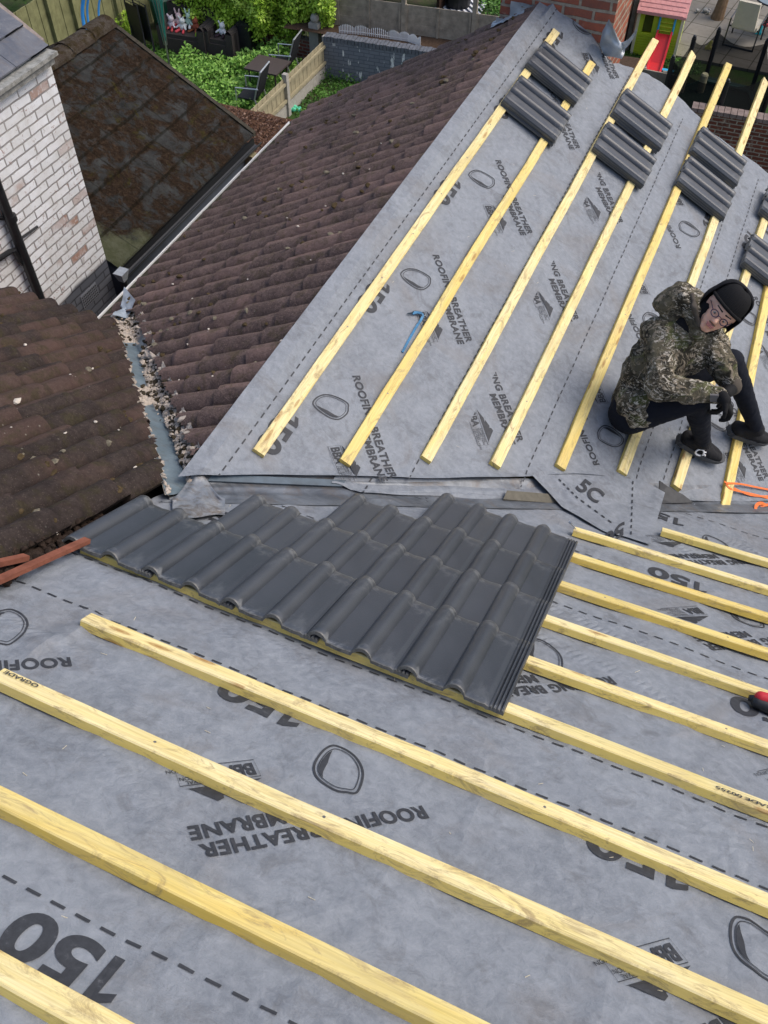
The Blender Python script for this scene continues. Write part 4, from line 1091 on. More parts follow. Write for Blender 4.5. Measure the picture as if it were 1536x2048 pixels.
def mat_mossroof():
    m = M('mossy_tile_roof', .97, .06); co = m.co()
    base = m.mix(m.ramp(m.noise(6, 5, .7, co), [(.35, 0.), (.65, 1.)]), (.030, .031, .030), (.068, .070, .068))
    bro = m.ramp(m.noise(22, 6, .8, co, .6), [(.30, (.012, .009, .006)), (.55, (.040, .026, .017)), (.76, (.105, .068, .043))])
    oli = m.ramp(m.noise(30, 6, .8, co), [(.35, (.020, .018, .006)), (.7, (.085, .072, .018))])
    a = m.mix(m.ramp(m.noise(4.5, 7, .75, m.co(loc=(2, 3, 4)), .5), [(.43, 0.), (.53, 1.)]), base, bro)
    a = m.mix(m.ramp(m.noise(3.0, 6, .75, m.co(loc=(7, 1, 1)), .5), [(.57, 0.), (.66, .85)]), a, oli)
    # cleaner green slabs in the near low corner
    tc = m.n.new('ShaderNodeTexCoord'); sx = m.n.new('ShaderNodeSeparateXYZ'); m.L(tc.outputs['Object'], sx.inputs[0])
    e = m.math('ADD', m.math('ADD', sx.outputs[1], m.math('MULTIPLY', sx.outputs[0], -.9)), m.math('MULTIPLY', m.noise(5, 5, .7, co), .9))
    msk = m.ramp(m.math('MULTIPLY', m.math('SUBTRACT', e, 7.2), 1.0), [(.42, 1.), (.62, 0.)])
    cl = m.mix(m.ramp(m.noise(9, 5, .7, co), [(.4, 0.), (.65, 1.)]), (.085, .092, .050), (.125, .130, .085))
    cl = m.mix(m.ramp(m.noise(16, 6, .75, co), [(.58, 0.), (.66, .8)]), cl, (.05, .055, .012))
    a = m.mix(msk, a, cl)
    b = m.n.new('ShaderNodeTexBrick'); sx2 = m.n.new('ShaderNodeCombineXYZ'); m.L(sx.outputs[1], sx2.inputs[0]); m.L(m.math('MULTIPLY', m.math('SUBTRACT', sx.outputs[0], EX), 1/dX), sx2.inputs[1]); m.L(sx2.outputs[0], b.inputs['Vector'])
    b.offset = 0; b.inputs['Scale'].default_value = 1; b.inputs['Brick Width'].default_value = .33; b.inputs['Row Height'].default_value = .335; b.inputs['Mortar Size'].default_value = .014; b.inputs['Mortar Smooth'].default_value = .6
    a = m.mix(m.math('MULTIPLY', b.outputs['Fac'], .45), a, (.012, .012, .008))
    sp = m.ramp(m.vor(26, m.co(loc=(1, 2, 9))), [(.0, 1.), (.06, 0.)]); a = m.mix(m.math('MULTIPLY', sp, .8), a, (.30, .28, .24))
    m.col(a); m.bump(m.math('ADD', m.noise(40, 6, .8, co), m.noise(12, 5, .7, co)), 1.0, .03); return m.mat
MR = mat_mossroof()
o = part(mb, 'tiled_roof', [MR], ms); o.data.polygons.foreach_set('use_smooth', [True]*len(o.data.polygons))
mb = MB(); mb.add([PM(Y0-.02, 0, 0)+[0, 0, 0], PM(Y1+.08, 0, 0), np.array([RX-1.75, Y1+.08, EZ+.1]), np.array([RX-1.75, Y0-.02, EZ+.1])], [(0, 1, 2, 3)])
part(mb, 'far_slope', [MR], ms)
mb = MB()
for i in range(7):
    y0 = Y0-.02+i*.38; mb.grid(lambda u, v: np.array([RX+.13*math.cos(math.pi*(1-u)), y0+.385*v, RZ-.04+.10*math.sin(math.pi*u)+.012*(1-v)+.006*nz(u*5, v*4, i)]), 8, 5)
part(mb, 'ridge_tile', [MOSST], ms)
mb = MB(); mb.beam(PM(Y1+.10, 0, -.03), PM(Y1+.10, sL, -.03), (0, .025, 0), (0, 0, .05)); part(mb, 'verge', [plain('mossy_verge', (.05, .045, .035), .95, .1, 0, .4)], ms)
DG = plain('dark_blue_grey_paint', (.085, .098, .125), .6, .3, 0, .18, 6)
mb = MB(); mb.hexa([(-6.9, Y0, GZ), (WX+.02, Y0, GZ), (WX+.02, Y1, GZ), (-6.9, Y1, GZ), (-6.9, Y0, EZ-.06), (WX+.02, Y0, EZ-.06), (WX+.02, Y1, EZ-.06), (-6.9, Y1, EZ-.06)])
gz = [(-6.8, EZ-.06), (EX-.05, EZ-.06), (RX, RZ-.06)]
mb.add([(x, Y1, z) for x, z in gz], [(0, 1, 2)]); mb.add([(x, Y0, z) for x, z in gz], [(2, 1, 0)])
part(mb, 'wall', [DG], ms)
gutter((EX+.03, Y0-.05, EZ-.03), (EX+.03, Y1+.06, EZ-.05), (1, 0, 0), .055, BLACKP, 'gutter', ms, .006)
mb = MB(); mb.box((EX-.01, (Y0+Y1)/2, EZ-.07), (.02, Y1-Y0+.1, .10)); part(mb, 'fascia', [BLACKP], ms)
mb = MB(); q = atx(500, 318, WX+.08); mb.box((q[0], q[1]+.02, q[2]-.5), (.10, .10, 1.1)); part(mb, 'corner_post', [plain('yellowish_timber', (.26, .23, .14), .9, .1, 0, .3)], ms)

# lean-to beyond it, its flat roof deep in brown litter
lt = thing('lean_to', 'flat-roofed lean-to smothered in rusty brown leaf litter', 'shed', (-4.5, 7.2, GZ))
ZL = -3.15
P_ = [atz(*q, ZL) for q in [(425, 196), (586, 248), (512, 332), (380, 330)]]
P_ = [P_[0]+[0, 0.15, 0], P_[1], np.array([P_[1][0], 6.30, ZL]), np.array([P_[0][0], 6.30, ZL])]
mb = MB(); xs0, xs1, ys1 = P_[0][0], P_[1][0], P_[1][1]
mb.hexa([(xs0, 6.30, GZ), (xs1, 6.30, GZ), (xs1, ys1, GZ), (xs0, ys1, GZ), (xs0, 6.30, ZL), (xs1, 6.30, ZL), (xs1, ys1, ZL), (xs0, ys1, ZL)]); part(mb, 'wall', [DG], lt)
mb = MB(); mb.grid(lambda u, v: np.array([xs0+(xs1-xs0)*u, 6.26+(ys1-6.2)*v, ZL+.015+.035*abs(nz(u*9, v*9, 6))]), 40, 30); 
part(mb, 'roof', [plain('leaf_litter', (.10, .055, .035), .98, .05, 0, .6, 40)], lt)
mb = MB(); mb.beam((xs1, 6.25, ZL-.02), (xs1, ys1+.03, ZL-.02), (.03, 0, 0), (0, 0, .05)); part(mb, 'roof_edge', [plain('dark_felt', (.05, .05, .055))], lt)
pts = [(random.uniform(xs0+.05, xs1-.05), random.uniform(6.3, ys1), ZL+random.uniform(.02, .07), 1, random.random()) for _ in range(3500)]
tag(leaf_mesh('leaf_litter', pts, .035, mat_leaf('dead_leaf', (.045, .022, .014), (.13, .065, .042), (.27, .17, .12))), 'rusty brown dead leaves lying on the lean-to roof', 'leaf litter', kind='stuff')

# ------------------------------------------------------------------ gardens behind
FW = plain('pale_fence_timber', (.33, .29, .19), .9, .1, 0, .25, 9)
FG = plain('green_stained_fence', (.20, .20, .10), .92, .1, 0, .35, 5)
FB = plain('weathered_brown_fence', (.30, .26, .205), .92, .1, 0, .35, 7)
CONC = plain('concrete', (.36, .34, .30), .92, .15, 0, .2, 15)
# party fence: two bays, posts, gravel boards
b1, _ = vtop((575, 230), (565, 152)); b2, z2 = vtop((651, 152), (644, 76)); FX = b1[0]; zf = z2
fn = thing('garden_fence', 'pale close-boarded timber fence on concrete gravel boards between two back gardens', 'fence', (FX, (b1[1]+b2[1])/2, GZ))
for (ya, yb) in ((b1[1]-1.9, b1[1]), (b1[1], b2[1])):
    mb = MB(); n = int((yb-ya)/.095)
    for i in range(n):
        y = ya+.06+i*(yb-ya-.1)/n; mb.box((FX-.006*(i % 2), y+.04, (GZ+.24+zf-.04)/2), (.014, .088, zf-.04-GZ-.24))
    part(mb, 'fence_panel', [FW], fn)
    mb = MB()
    for z in (GZ+.33, zf-.14): mb.box((FX+.035, (ya+yb)/2, z), (.04, yb-ya-.1, .055))
    part(mb, 'rail', [FW], fn)
    mb = MB(); mb.box((FX, (ya+yb)/2, GZ+.12), (.05, yb-ya-.1, .24)); part(mb, 'gravel_board', [CONC], fn)
for y in (b1[1]-1.9, b1[1], b2[1]):
    mb = MB(); mb.box((FX+.02, y, (GZ+zf+.05)/2), (.10, .10, zf+.05-GZ)); part(mb, 'post', [CONC], fn)
# long green fence at top left
fb = atz(268, 72, GZ); LX = fb[0]
lf = thing('boundary_fence', 'tall green-stained vertical board fence at the top left behind the mossy roof', 'fence', (LX, 14, GZ))
mb = MB()
for i in range(44):
    y = 10.5+i*.16; mb.box((LX-.008*(i % 2), y, GZ+.90), (.018, .15, 1.80))
part(mb, 'fence_boards', [FG], lf)
for y in (10.8, 12.9, 13.62, 15.0, 17.0):
    mb = MB(); mb.box((LX+.05, y, GZ+.9), (.08, .09, 1.8)); part(mb, 'post', [FG], lf)
mb = MB()
for z in (GZ+.3, GZ+1.4): mb.box((LX-.05, 14, z), (.04, 7, .07))
part(mb, 'rail', [FG], lf)
# grey painted retaining wall, terrace, edging and fence
wz = GZ+.86; w0, w1 = atz(650, 68, wz), atz(862, 100, wz); wd = (w1-w0)/np.linalg.norm(w1-w0); w1 = w0+wd*5.4; wnrm = np.array([-wd[1], wd[0], 0])
def mat_greywall():
    m = M('grey_painted_brick', .85, .2); v = brickvec(m, 'x'); c, f = brick(m, v, (.16, .175, .205), (.19, .205, .235), (.11, .12, .14), .008); co = m.co()
    dr = m.ramp(m.noise(1.0, 3, .6, m.co(scale=(11, 11, 3.2))), [(.62, 0.), (.66, 1.)]); a = m.mix(dr, c, (.72, .72, .70)); m.col(a); m.bump(f, -.4, .01); return m.mat
rw = thing('retaining_wall', 'low grey painted brick wall splashed with white bird droppings', 'wall', (w0+w1)/2*[1, 1, 0]+[0, 0, GZ])
mb = MB(); mb.beam([w0[0], w0[1], GZ], [w1[0], w1[1], GZ], V(wnrm*.11), (0, 0, .76)); part(mb, 'wall_face', [mat_greywall()], rw)
mb = MB(); n = 70
for i in range(n):
    q = w0+wd*(i+.5)*5.4/n; mb.box((q[0], q[1], GZ+.81), (.065, .23, .10+.01*(i % 3)), 0, Matrix.Rotation(math.atan2(wd[1], wd[0]), 3, 'Z'))
part(mb, 'brick_coping', [plain('dark_grey_coping', (.13, .14, .16), .85, .2, 0, .35, 12)], rw)
mb = MB(); T0 = w0+wnrm*.12-wd*1.0; mb.add([(*(T0)[:2], GZ+.80), (*(T0+wd*7.5)[:2], GZ+.80), (*(T0+wd*7.5+wnrm*1.0)[:2], GZ+.80), (*(T0+wnrm*1.0)[:2], GZ+.80)], [(0, 1, 2, 3)])
tag(mb.build('soil_bed', plain('dark_soil', (.075, .05, .035), .97, .05, 0, .4, 20)), kind='structure')
f0 = atz(690, 52, GZ+.78); f1 = atz(985, 93, GZ+.78); fd = (f1-f0)/np.linalg.norm(f1-f0); fnr = np.array([-fd[1], fd[0], 0]); f1 = f0+fd*4.6
_, zt2 = vtop((850, 78), (850, 16), GZ+.78)
pf = thing('panel_fence', 'weathered horizontal lap panel fence standing behind the grey wall', 'fence', f0*[1, 1, 0]+[0, 0, GZ+.78])
RF = Matrix.Rotation(math.atan2(fd[1], fd[0]), 3, 'Z')
for i in range(3):
    a = f0+fd*(i*1.5+.03-.2); b = a+fd*1.42; mb = MB()
    for r_ in range(6):
        zz = GZ+.80+r_*(zt2-GZ-.82)/6; mb.beam([a[0]-fnr[0]*.008*(r_ % 2), a[1]-fnr[1]*.008*(r_ % 2), zz], [b[0]-fnr[0]*.008*(r_ % 2), b[1], zz], V(fnr*.008), (0, 0, (zt2-GZ-.82)/6+.01))
    for k in (0.02, .5, .98):
        q = a+(b-a)*k; mb.box((q[0]-fnr[0]*.02, q[1]-fnr[1]*.02, (GZ+.8+zt2)/2), (.045, .03, zt2-GZ-.8), 0, RF)
    part(mb, 'fence_panel', [FB], pf)
for i in range(4):
    q = f0+fd*(i*1.5-.2); mb = MB(); mb.box((q[0], q[1], (GZ+zt2+.25)/2+.2), (.09, .09, zt2+.12-GZ), 0, RF); part(mb, 'post', [FB], pf)
# miniature white picket edging
pe = thing('picket_edging', 'row of miniature white pickets edging the soil bed above the grey wall', 'edging', atz(760, 60, GZ+.80)); mb = MB()
pth = [atz(*q, GZ+.80) for q in [(679, 66), (725, 70), (780, 78), (815, 83), (840, 92)]]
for i in range(58):
    k = i/57*4; j = min(3, int(k)); q = pth[j]*(1-(k-j))+pth[j+1]*(k-j); h = .13+.05*abs(math.sin(i*.35)); mb.box((q[0], q[1], GZ+.80+h/2), (.018, .008, h)); 
    mb.add([(q[0]-.009, q[1], GZ+.80+h), (q[0]+.009, q[1], GZ+.80+h), (q[0], q[1], GZ+.82+h)], [(0, 1, 2)])
mb.tube([q+[0, .006, .05] for q in pth], .007, 5); part(mb, 'pickets', [WHITEP], pe)
# brick wall with railings behind the sofa, under the ivy
q0, q1 = atz(510, 92, GZ), atz(600, 112, GZ); bdv = (q1-q0)/np.linalg.norm(q1-q0)
bw = thing('brick_garden_wall', 'low reddish brick wall with a short railing on top, half under the ivy', 'wall', (q0+q1)/2); mb = MB()
mb.beam(q0-bdv*2.6, q1+bdv*.5, (0, .1, 0), (0, 0, .42)); part(mb, 'wall_face', [REDB], bw)
mb = MB()
for i in range(46):
    q = q0-bdv*2.4+bdv*i*.085; mb.tube([q+[0, 0, .42], q+[0, 0, .60]], .010, 5)
mb.tube([q0-bdv*2.4+[0, 0, .60], q1+bdv*.4+[0, 0, .60]], .014, 5); part(mb, 'railing', [plain('grey_iron', (.22, .23, .25))], bw)
mb = MB(); q = atz(632, 78, GZ+.55); mb.box((q[0], q[1], GZ+.45), (.22, .22, .9)); mb.ball((q[0], q[1], GZ+.98), .10)
part(mb, 'pier', [CONC], bw)
# ivy mass
iv = []; rng = random.Random(3)
for _ in range(24000):
    px, py = rng.uniform(352, 668), rng.uniform(-70, 118)
    edge = 30+68*sm((px-352)/80)-12*math.sin(px*.09)-10*math.sin(px*.21+1)-(45 if 500 < px < 655 and False else 0)
    lim = {0: 0}.get(0, 0)
    if px < 440: bot = 25+.75*(px-365)*.9
    elif px < 505: bot = 62+6*math.sin(px*.2)
    elif px < 560: bot = 74+8*math.sin(px*.15)
    elif px < 600: bot = 95-1.0*abs(px-578)
    else: bot = 62+5*math.sin(px*.2)
    bot += 7*nz(px*.06, 3)
    if py > bot: continue
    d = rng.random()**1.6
    q = aty(px, py, (15.55 if px < 520 else 15.55+.35*sm((px-520)/40))+.30*nz(px*.03, py*.03, 5)+d*.45)
    if q[2] < GZ+.02: continue
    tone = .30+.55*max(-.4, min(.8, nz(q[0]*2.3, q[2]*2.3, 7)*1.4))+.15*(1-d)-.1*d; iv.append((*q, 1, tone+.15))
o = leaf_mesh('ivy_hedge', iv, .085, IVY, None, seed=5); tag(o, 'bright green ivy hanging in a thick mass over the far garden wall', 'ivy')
# back mass so it is a solid hedge
mb = MB(); mb.grid(lambda u, v: np.array([-11.2+u*4.2, 16.6+.25*nz(u*5, v*5, 2), GZ+.3+v*2.2]), 20, 12); sub_ = mb.build('ivy_shade', plain('dark_ivy_stems', (.03, .045, .012), .95, .05)); sub_.parent = o
mb = MB(); a, b = aty(618, 8, 16.1), aty(642, 34, 16.0); mb.beam(a, b, (.03, .02, 0), (0, .03, .06)); tag(mb.build('broken_board', FW), 'short pale board caught in the top of the ivy', 'board')
# nettles / ground cover
def inpoly(x, y, P):
    c = False; j = len(P)-1
    for i in range(len(P)):
        if (P[i][1] > y) != (P[j][1] > y) and x < (P[j][0]-P[i][0])*(y-P[i][1])/(P[j][1]-P[i][1])+P[i][0]: c = not c
        j = i
    return c
gp_ = [(345, 140), (375, 108), (470, 125), (490, 92), (560, 100), (600, 125), (575, 170), (500, 230), (420, 215), (350, 175)]
nt = []
for _ in range(15000):
    px, py = rng.uniform(340, 605), rng.uniform(88, 235)
    if not inpoly(px, py, gp_): continue
    q = atz(px, py, GZ+.15); hh = .20+.30*max(0, nz(q[0]*1.6, q[1]*1.6, 3)+.35)
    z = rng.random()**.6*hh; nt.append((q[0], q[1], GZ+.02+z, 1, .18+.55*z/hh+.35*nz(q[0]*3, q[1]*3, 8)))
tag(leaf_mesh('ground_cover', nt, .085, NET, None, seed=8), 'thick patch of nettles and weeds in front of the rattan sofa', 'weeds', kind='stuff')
gp2 = [(590, 235), (612, 185), (650, 155), (690, 142), (770, 150), (880, 120), (900, 190), (700, 260)]
gr = []
for _ in range(16000):
    px, py = rng.uniform(580, 900), rng.uniform(118, 260)
    if not inpoly(px, py, gp2): continue
    q = atz(px, py, GZ); hh = .05+.16*max(0, nz(q[0]*1.4, q[1]*1.4, 5))+(.16 if py < 168 and rng.random() < .5 else 0); gr.append((q[0], q[1], GZ+rng.random()*hh, .8, .35+.5*nz(q[0]*2, q[1]*2, 4)))
tag(leaf_mesh('rough_grass', gr, .07, GRS, None, seed=9), 'rough grass between the fence and the grey wall', 'grass', kind='stuff')
gr = []
for _ in range(9000):
    px, py = rng.uniform(1225, 1400), rng.uniform(95, 150); q = atz(px, py, GZ); gr.append((q[0], q[1], GZ+rng.random()*.04, .6, .35+.5*nz(q[0]*2, q[1]*2, 4)))
for _ in range(3000):
    px, py = rng.uniform(250, 350), rng.uniform(95, 150); q = atz(px, py, GZ); gr.append((q[0], q[1], GZ+rng.random()*.10, 1., .5+.5*nz(q[0]*2, q[1]*2, 4)))
tag(leaf_mesh('lawn_grass', gr, .06, GRS, None, seed=12), 'short lawn grass round the playhouse slide', 'grass', kind='stuff')
# shrubs
def shrub(name, c, r, n, mat, label, size=.07, seed=1):
    rg = random.Random(seed); pts = []
    for _ in range(n):
        v = Vector((rg.gauss(0, 1), rg.gauss(0, 1), rg.gauss(0, 1))).normalized()*(rg.random()**.4); k = 1+.35*nz(v.x*2, v.y*2, v.z*2+seed)
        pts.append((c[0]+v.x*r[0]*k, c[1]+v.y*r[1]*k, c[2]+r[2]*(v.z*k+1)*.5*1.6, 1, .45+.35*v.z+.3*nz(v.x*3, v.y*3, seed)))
    o = leaf_mesh(name, pts, size, mat, None, seed=seed); return tag(o, label, 'shrub')
shrub('bush', atz(247, 82, GZ), (.42, .42, .42), 1500, IVY, 'yellow-green bush against the tall green fence beside the black frames', .09, 3)
shrub('bush', atz(28, 12, GZ+.3)+[0, .4, 0], (1.3, .8, .9), 2500, GRS, 'dark straggly bush at the top left picture corner', .09, 6)
shrub('bush', atz(985, 40, GZ), (.5, .9, .5), 900, GRS, 'brownish green bush left of the chimney behind the panel fence', .08, 9)
# rattan suite
RAT = M('brown_rattan', .75, .3); _w = RAT.n.new('ShaderNodeTexWave'); _w.inputs['Scale'].default_value = 30; RAT.L(RAT.co(), _w.inputs['Vector']); RAT.col(RAT.ramp(_w.outputs['Fac'], [(.2, (.040, .033, .030)), (.8, (.085, .072, .066))])); RAT.bump(_w.outputs['Fac'], .4, .01)
def rattan(name, px0, px1, label, w, group=None, d=.75):
    a = atz(*px0, GZ); yaw = math.atan2((atz(*px1, GZ)-a)[1], (atz(*px1, GZ)-a)[0]); t = thing(name, label, 'garden sofa' if w > .9 else 'armchair', a); R_ = Matrix.Rotation(yaw, 4, 'Z'); m4 = Matrix.Translation(V(a))@R_
    def bxm(c, s, nm, round_=False):
        mb = MB()
        if round_:
            mb.grid(lambda u, v: np.array(m4@Vector((c[0]-s[0]/2+s[0]*(.5+.5*math.cos(math.pi*(1-u))) , c[1]-s[1]/2+s[1]*v, c[2]+s[2]/2-.02+.10*math.sin(math.pi*u)))), 10, 4)
        o8 = [Vector((c[0]+sx*s[0]/2, c[1]+sy*s[1]/2, c[2]+sz*s[2]/2)) for sz in (-1, 1) for sx, sy in ((-1, -1), (1, -1), (1, 1), (-1, 1))]
        mb.hexa([m4@q for q in o8]); part(mb, nm, [RAT.mat], t)
    bxm((w/2, d/2, .17), (w-.02, d-.02, .34), 'base'); bxm((w/2, .32, .38), (w-.32, .56, .09), 'seat_cushion')
    bxm((w/2, d-.07, .52), (w, .14, .62), 'backrest', True); bxm((.08, d/2-.05, .30), (.16, d-.10, .56), 'arm', True); bxm((w-.08, d/2-.05, .30), (.16, d-.10, .56), 'arm', True)
    return t, m4
sofa, sm4 = rattan('rattan_sofa', (322, 105), (404, 118), 'brown rattan two-seat garden sofa piled with soft toys', 1.12)
arm, am4 = rattan('rattan_armchair', (410, 116), (472, 128), 'brown rattan armchair with one white and black toy on its seat', .74)
def soft_toy(p_, c1, c2, label, seed):
    rg = random.Random(seed); t = thing('soft_toy', label, 'soft toy', p_); m1, m2 = plain('plush', c1, .95, .05), plain('plush_trim', c2, .95, .05)
    mb = MB(); mb.ball(V(p_)+Vector((0, 0, .09)), .085, 12, 8, 0, (1, .9, 1.1)); mb.ball(V(p_)+Vector((.02, -.02, .22)), .065, 12, 8)
    for sx in (-1, 1): mb.capsule(V(p_)+Vector((sx*.06, -.04, .12)), V(p_)+Vector((sx*.12, -.08, .08)), .025, .02, 8, 3); 
    part(mb, 'body', [m1], t, True); 
    for sx in (-1, 1):
        mb = MB(); mb.capsule(V(p_)+Vector((sx*.04, -.02, .27)), V(p_)+Vector((sx*.06, -.02, .36 if seed % 2 else .30)), .02, .015, 8, 3); part(mb, 'ear', [m1], t, True)
        mb = MB(); mb.capsule(V(p_)+Vector((sx*.05, -.07, .04)), V(p_)+Vector((sx*.09, -.16, .03)), .03, .028, 8, 3); part(mb, 'leg', [m2], t, True)
tt = [((.22, .30, .42), (.80, .70, .72), (.70, .12, .12), 'pink and white soft toy at the left end of the rattan sofa'), ((.36, .40, .46), (.75, .55, .55), (.62, .08, .08), 'long-eared pale pink soft toy second along the rattan sofa'), ((.50, .28, .42), (.80, .82, .80), (.72, .10, .12), 'white soft toy with red feet in the middle of the rattan sofa'), ((.60, .42, .48), (.55, .72, .60), (.8, .8, .8), 'mint and white soft toy behind the red-footed one'), ((.76, .38, .42), (.35, .10, .06), (.30, .12, .06), 'rusty red soft toy toward the right of the rattan sofa')]
for i, (c, a, b, l) in enumerate(tt): soft_toy(sm4@Vector(c), a, b, l, i)
soft_toy(am4@Vector((.36, .30, .42)), (.80, .80, .82), (.06, .04, .05), 'white and black soft toy alone on the rattan armchair', 8)
mb = MB(); c = sm4@Vector((.95, .10, .44)); mb.tube([c+Vector((.07*math.cos(a), 0, .07*math.sin(a))) for a in np.linspace(.6, 5.9, 16)], .018, 8); tag(mb.build('toy_ring', plain('lime_plastic', (.38, .62, .06), .4, .4)), 'lime green plastic ring toy at the right end of the rattan sofa', 'toy')
mb = MB(); c = V(atz(493, 118, GZ)); mb.box(c+Vector((.0, .15, .35)), (.28, .30, .70)); mb.box(c+Vector((0, .15, .72)), (.31, .34, .05)); tag(mb.build('storage_bin', BLACKP), 'narrow black bin standing right of the rattan armchair', 'bin')
# closed rotary clothes line
rb, rzt = vtop((341, 142), (293, -20)); ra = thing('rotary_clothes_line', 'closed rotary clothes line with green cords beside the rattan sofa', 'clothes line', rb)
mb = MB(); mb.tube([rb, [rb[0], rb[1], rzt+.2]], .020, 8); part(mb, 'pole', [STEEL], ra)
for k in range(4):
    an = k*1.57+.4; mb = MB(); c, s_ = math.cos(an), math.sin(an)
    mb.tube([[rb[0]+c*.03, rb[1]+s_*.03, GZ+.55], [rb[0]+c*.09, rb[1]+s_*.09, GZ+1.3], [rb[0]+c*.15, rb[1]+s_*.15, rzt+.25]], .010, 6); part(mb, 'arm', [STEEL], ra)
mb = MB()
for k in range(26):
    an = random.random()*6.28; an2 = an+random.uniform(-1, 1); r0, r1 = .03, random.uniform(.08, .15)
    mb.tube([[rb[0]+math.cos(an)*r0, rb[1]+math.sin(an)*r0, GZ+.6+random.random()*.3], [rb[0]+math.cos(an2)*r1, rb[1]+math.sin(an2)*r1, rzt+.1+random.random()*.1]], .006, 4)
part(mb, 'cord', [plain('teal_cord', (.04, .26, .21), .6, .3)], ra)
# black folded frames by the fence
for i, (px, lb) in enumerate((((296, 112), 'black folded garden chair leaning on the tall green fence, outer one'), ((312, 112), 'black folded garden chair nearest the rotary clothes line'))):
    c = V(atz(*px, GZ)); t = thing('folded_chair', lb, 'folding chair', c, 'folded black chairs'); mb = MB(); L_ = Vector((-.42, .15, 0)); U_ = Vector((-.16, .16, .98))
    mb.tube([c, c+U_, c+U_+L_, c+L_, c], .018, 6); part(mb, 'frame', [BLACKP], t); mb = MB(); mb.add([c+U_*.25, c+U_*.95, c+U_*.95+L_, c+U_*.25+L_], [(0, 1, 2, 3)]); mb.add([c+U_*.25+Vector((.01, -.01, 0)), c+U_*.95+Vector((.01, -.01, 0)), c+U_*.95+L_+Vector((.01, -.01, 0)), c+U_*.25+L_+Vector((.01, -.01, 0))], [(3, 2, 1, 0)]); part(mb, 'sling', [BLACKP], t)
    mb = MB(); mb.tube([c+U_*.5+Vector((.03, -.03, 0)), c+Vector((.05, -.12, 0))], .014, 6); part(mb, 'leg', [BLACKP], t); mb = MB(); mb.tube([c+U_*.5+L_+Vector((.03, -.03, 0)), c+L_+Vector((.05, -.12, 0))], .014, 6); part(mb, 'leg', [BLACKP], t)
mb = MB(); c = V(atz(330, 52, GZ)); mb.tube([c, c+Vector((0, 0, .62)), c+Vector((0, 0, .70))], [.22, .27, .20], 16); tag(mb.build('water_butt', plain('dark_green_plastic', (.015, .085, .055), .45, .4)), 'dark green plastic tub behind the rattan sofa', 'tub')
# blue hoops behind the mossy ridge
for i, (pa, pb, lb) in enumerate((((173, 55), (190, -14), 'thick blue plastic hoop rising left behind the mossy ridge'), ((205, 55), (216, -14), 'thin blue plastic hoop rising right behind the mossy ridge'))):
    Y_ = 12.6; a = aty(*pa, Y_); b = aty(*pb, Y_); mb = MB(); R0 = .75; cc = V(a)+Vector((R0*.98, 0, .25))
    arc = [cc+Vector((-R0*math.cos(t), .25*math.sin(t), R0*math.sin(t))) for t in np.linspace(-.7, 1.6, 24)]
    mb.tube(arc, .035 if i == 0 else .020, 8); 
    if i == 0: mb.tube([q+Vector((.075, .05, 0)) for q in arc], .022, 8)
    tag(mb.build('plastic_hoop', plain('bright_blue_plastic', (.03, .25, .62), .4, .4, 0, .1)), lb, 'hoop')
# aluminium garden chairs behind the fence
ALU = plain('brushed_aluminium', (.62, .64, .66), .35, .5, .7, .08); SLG = plain('black_sling_fabric', (.02, .022, .025), .8, .2)
def alu_chair(px, yaw, label):
    c = V(atz(*px, GZ)); t = thing('garden_chair', label, 'garden chair', c, 'aluminium garden chairs'); R_ = Matrix.Translation(c)@Matrix.Rotation(yaw, 4, 'Z')
    P = lambda x, y, z: R_@Vector((x, y, z))
    for sx in (-.26, .26):
        mb = MB(); mb.tube([P(sx, -.24, 0), P(sx, -.22, .62), P(sx, .20, .64), P(sx, .26, .64)], .015, 6); part(mb, 'armrest', [ALU], t)
        mb = MB(); mb.tube([P(sx*.94, .28, 0), P(sx*.94, .16, .42), P(sx*.94, .34, .98)], .015, 6); part(mb, 'leg', [ALU], t)
    mb = MB(); mb.tube([P(-.245, .34, .98), P(.245, .34, .98)], .015, 6); part(mb, 'top_rail', [ALU], t)
    mb = MB(); mb.box(c, (.001, .001, .001)); mb = MB(); mb.hexa([P(-.23, -.22, .40), P(.23, -.22, .40), P(.23, .17, .39), P(-.23, .17, .39), P(-.23, -.22, .415), P(.23, -.22, .415), P(.23, .17, .405), P(-.23, .17, .405)]); part(mb, 'seat', [SLG], t)
    mb = MB(); mb.hexa([P(-.23, .17, .42), P(.23, .17, .42), P(.23, .335, .95), P(-.23, .335, .95), P(-.23, .19, .42), P(.23, .19, .42), P(.23, .355, .95), P(-.23, .355, .95)]); part(mb, 'backrest', [SLG], t)
alu_chair((508, 226), -1.45, 'white-framed black garden chair nearer the mossy roof, behind the fence')
alu_chair((572, 160), -1.45, 'white-framed black garden chair nearer the ivy wall, behind the fence')
mb = MB(); c = V(atz(541, 192, GZ)); 
for sx, sy in ((-.3, -.25), (.3, -.25), (.3, .25), (-.3, .25)): mb.tube([c+Vector((sx, sy, 0)), c+Vector((sx, sy, .62))], .018, 6)
mb.box(c+Vector((0, 0, .64)), (.75, .65, .03)); tag(mb.build('garden_table', plain('dark_brown_tabletop', (.07, .055, .05), .5, .3)), 'small dark brown table between the two white-framed chairs', 'table')
mb = MB(); c = V(atz(592, 222, GZ))
for i in range(14): mb.rock(c+Vector((random.uniform(-.12, .12), random.uniform(-.08, .08), .04)), (.10, .09, .09))
tag(mb.build('crumpled_bag', plain('mint_green_film', (.10, .55, .33), .5, .4)), 'crumpled mint green bag at the foot of the fence post', 'bag')
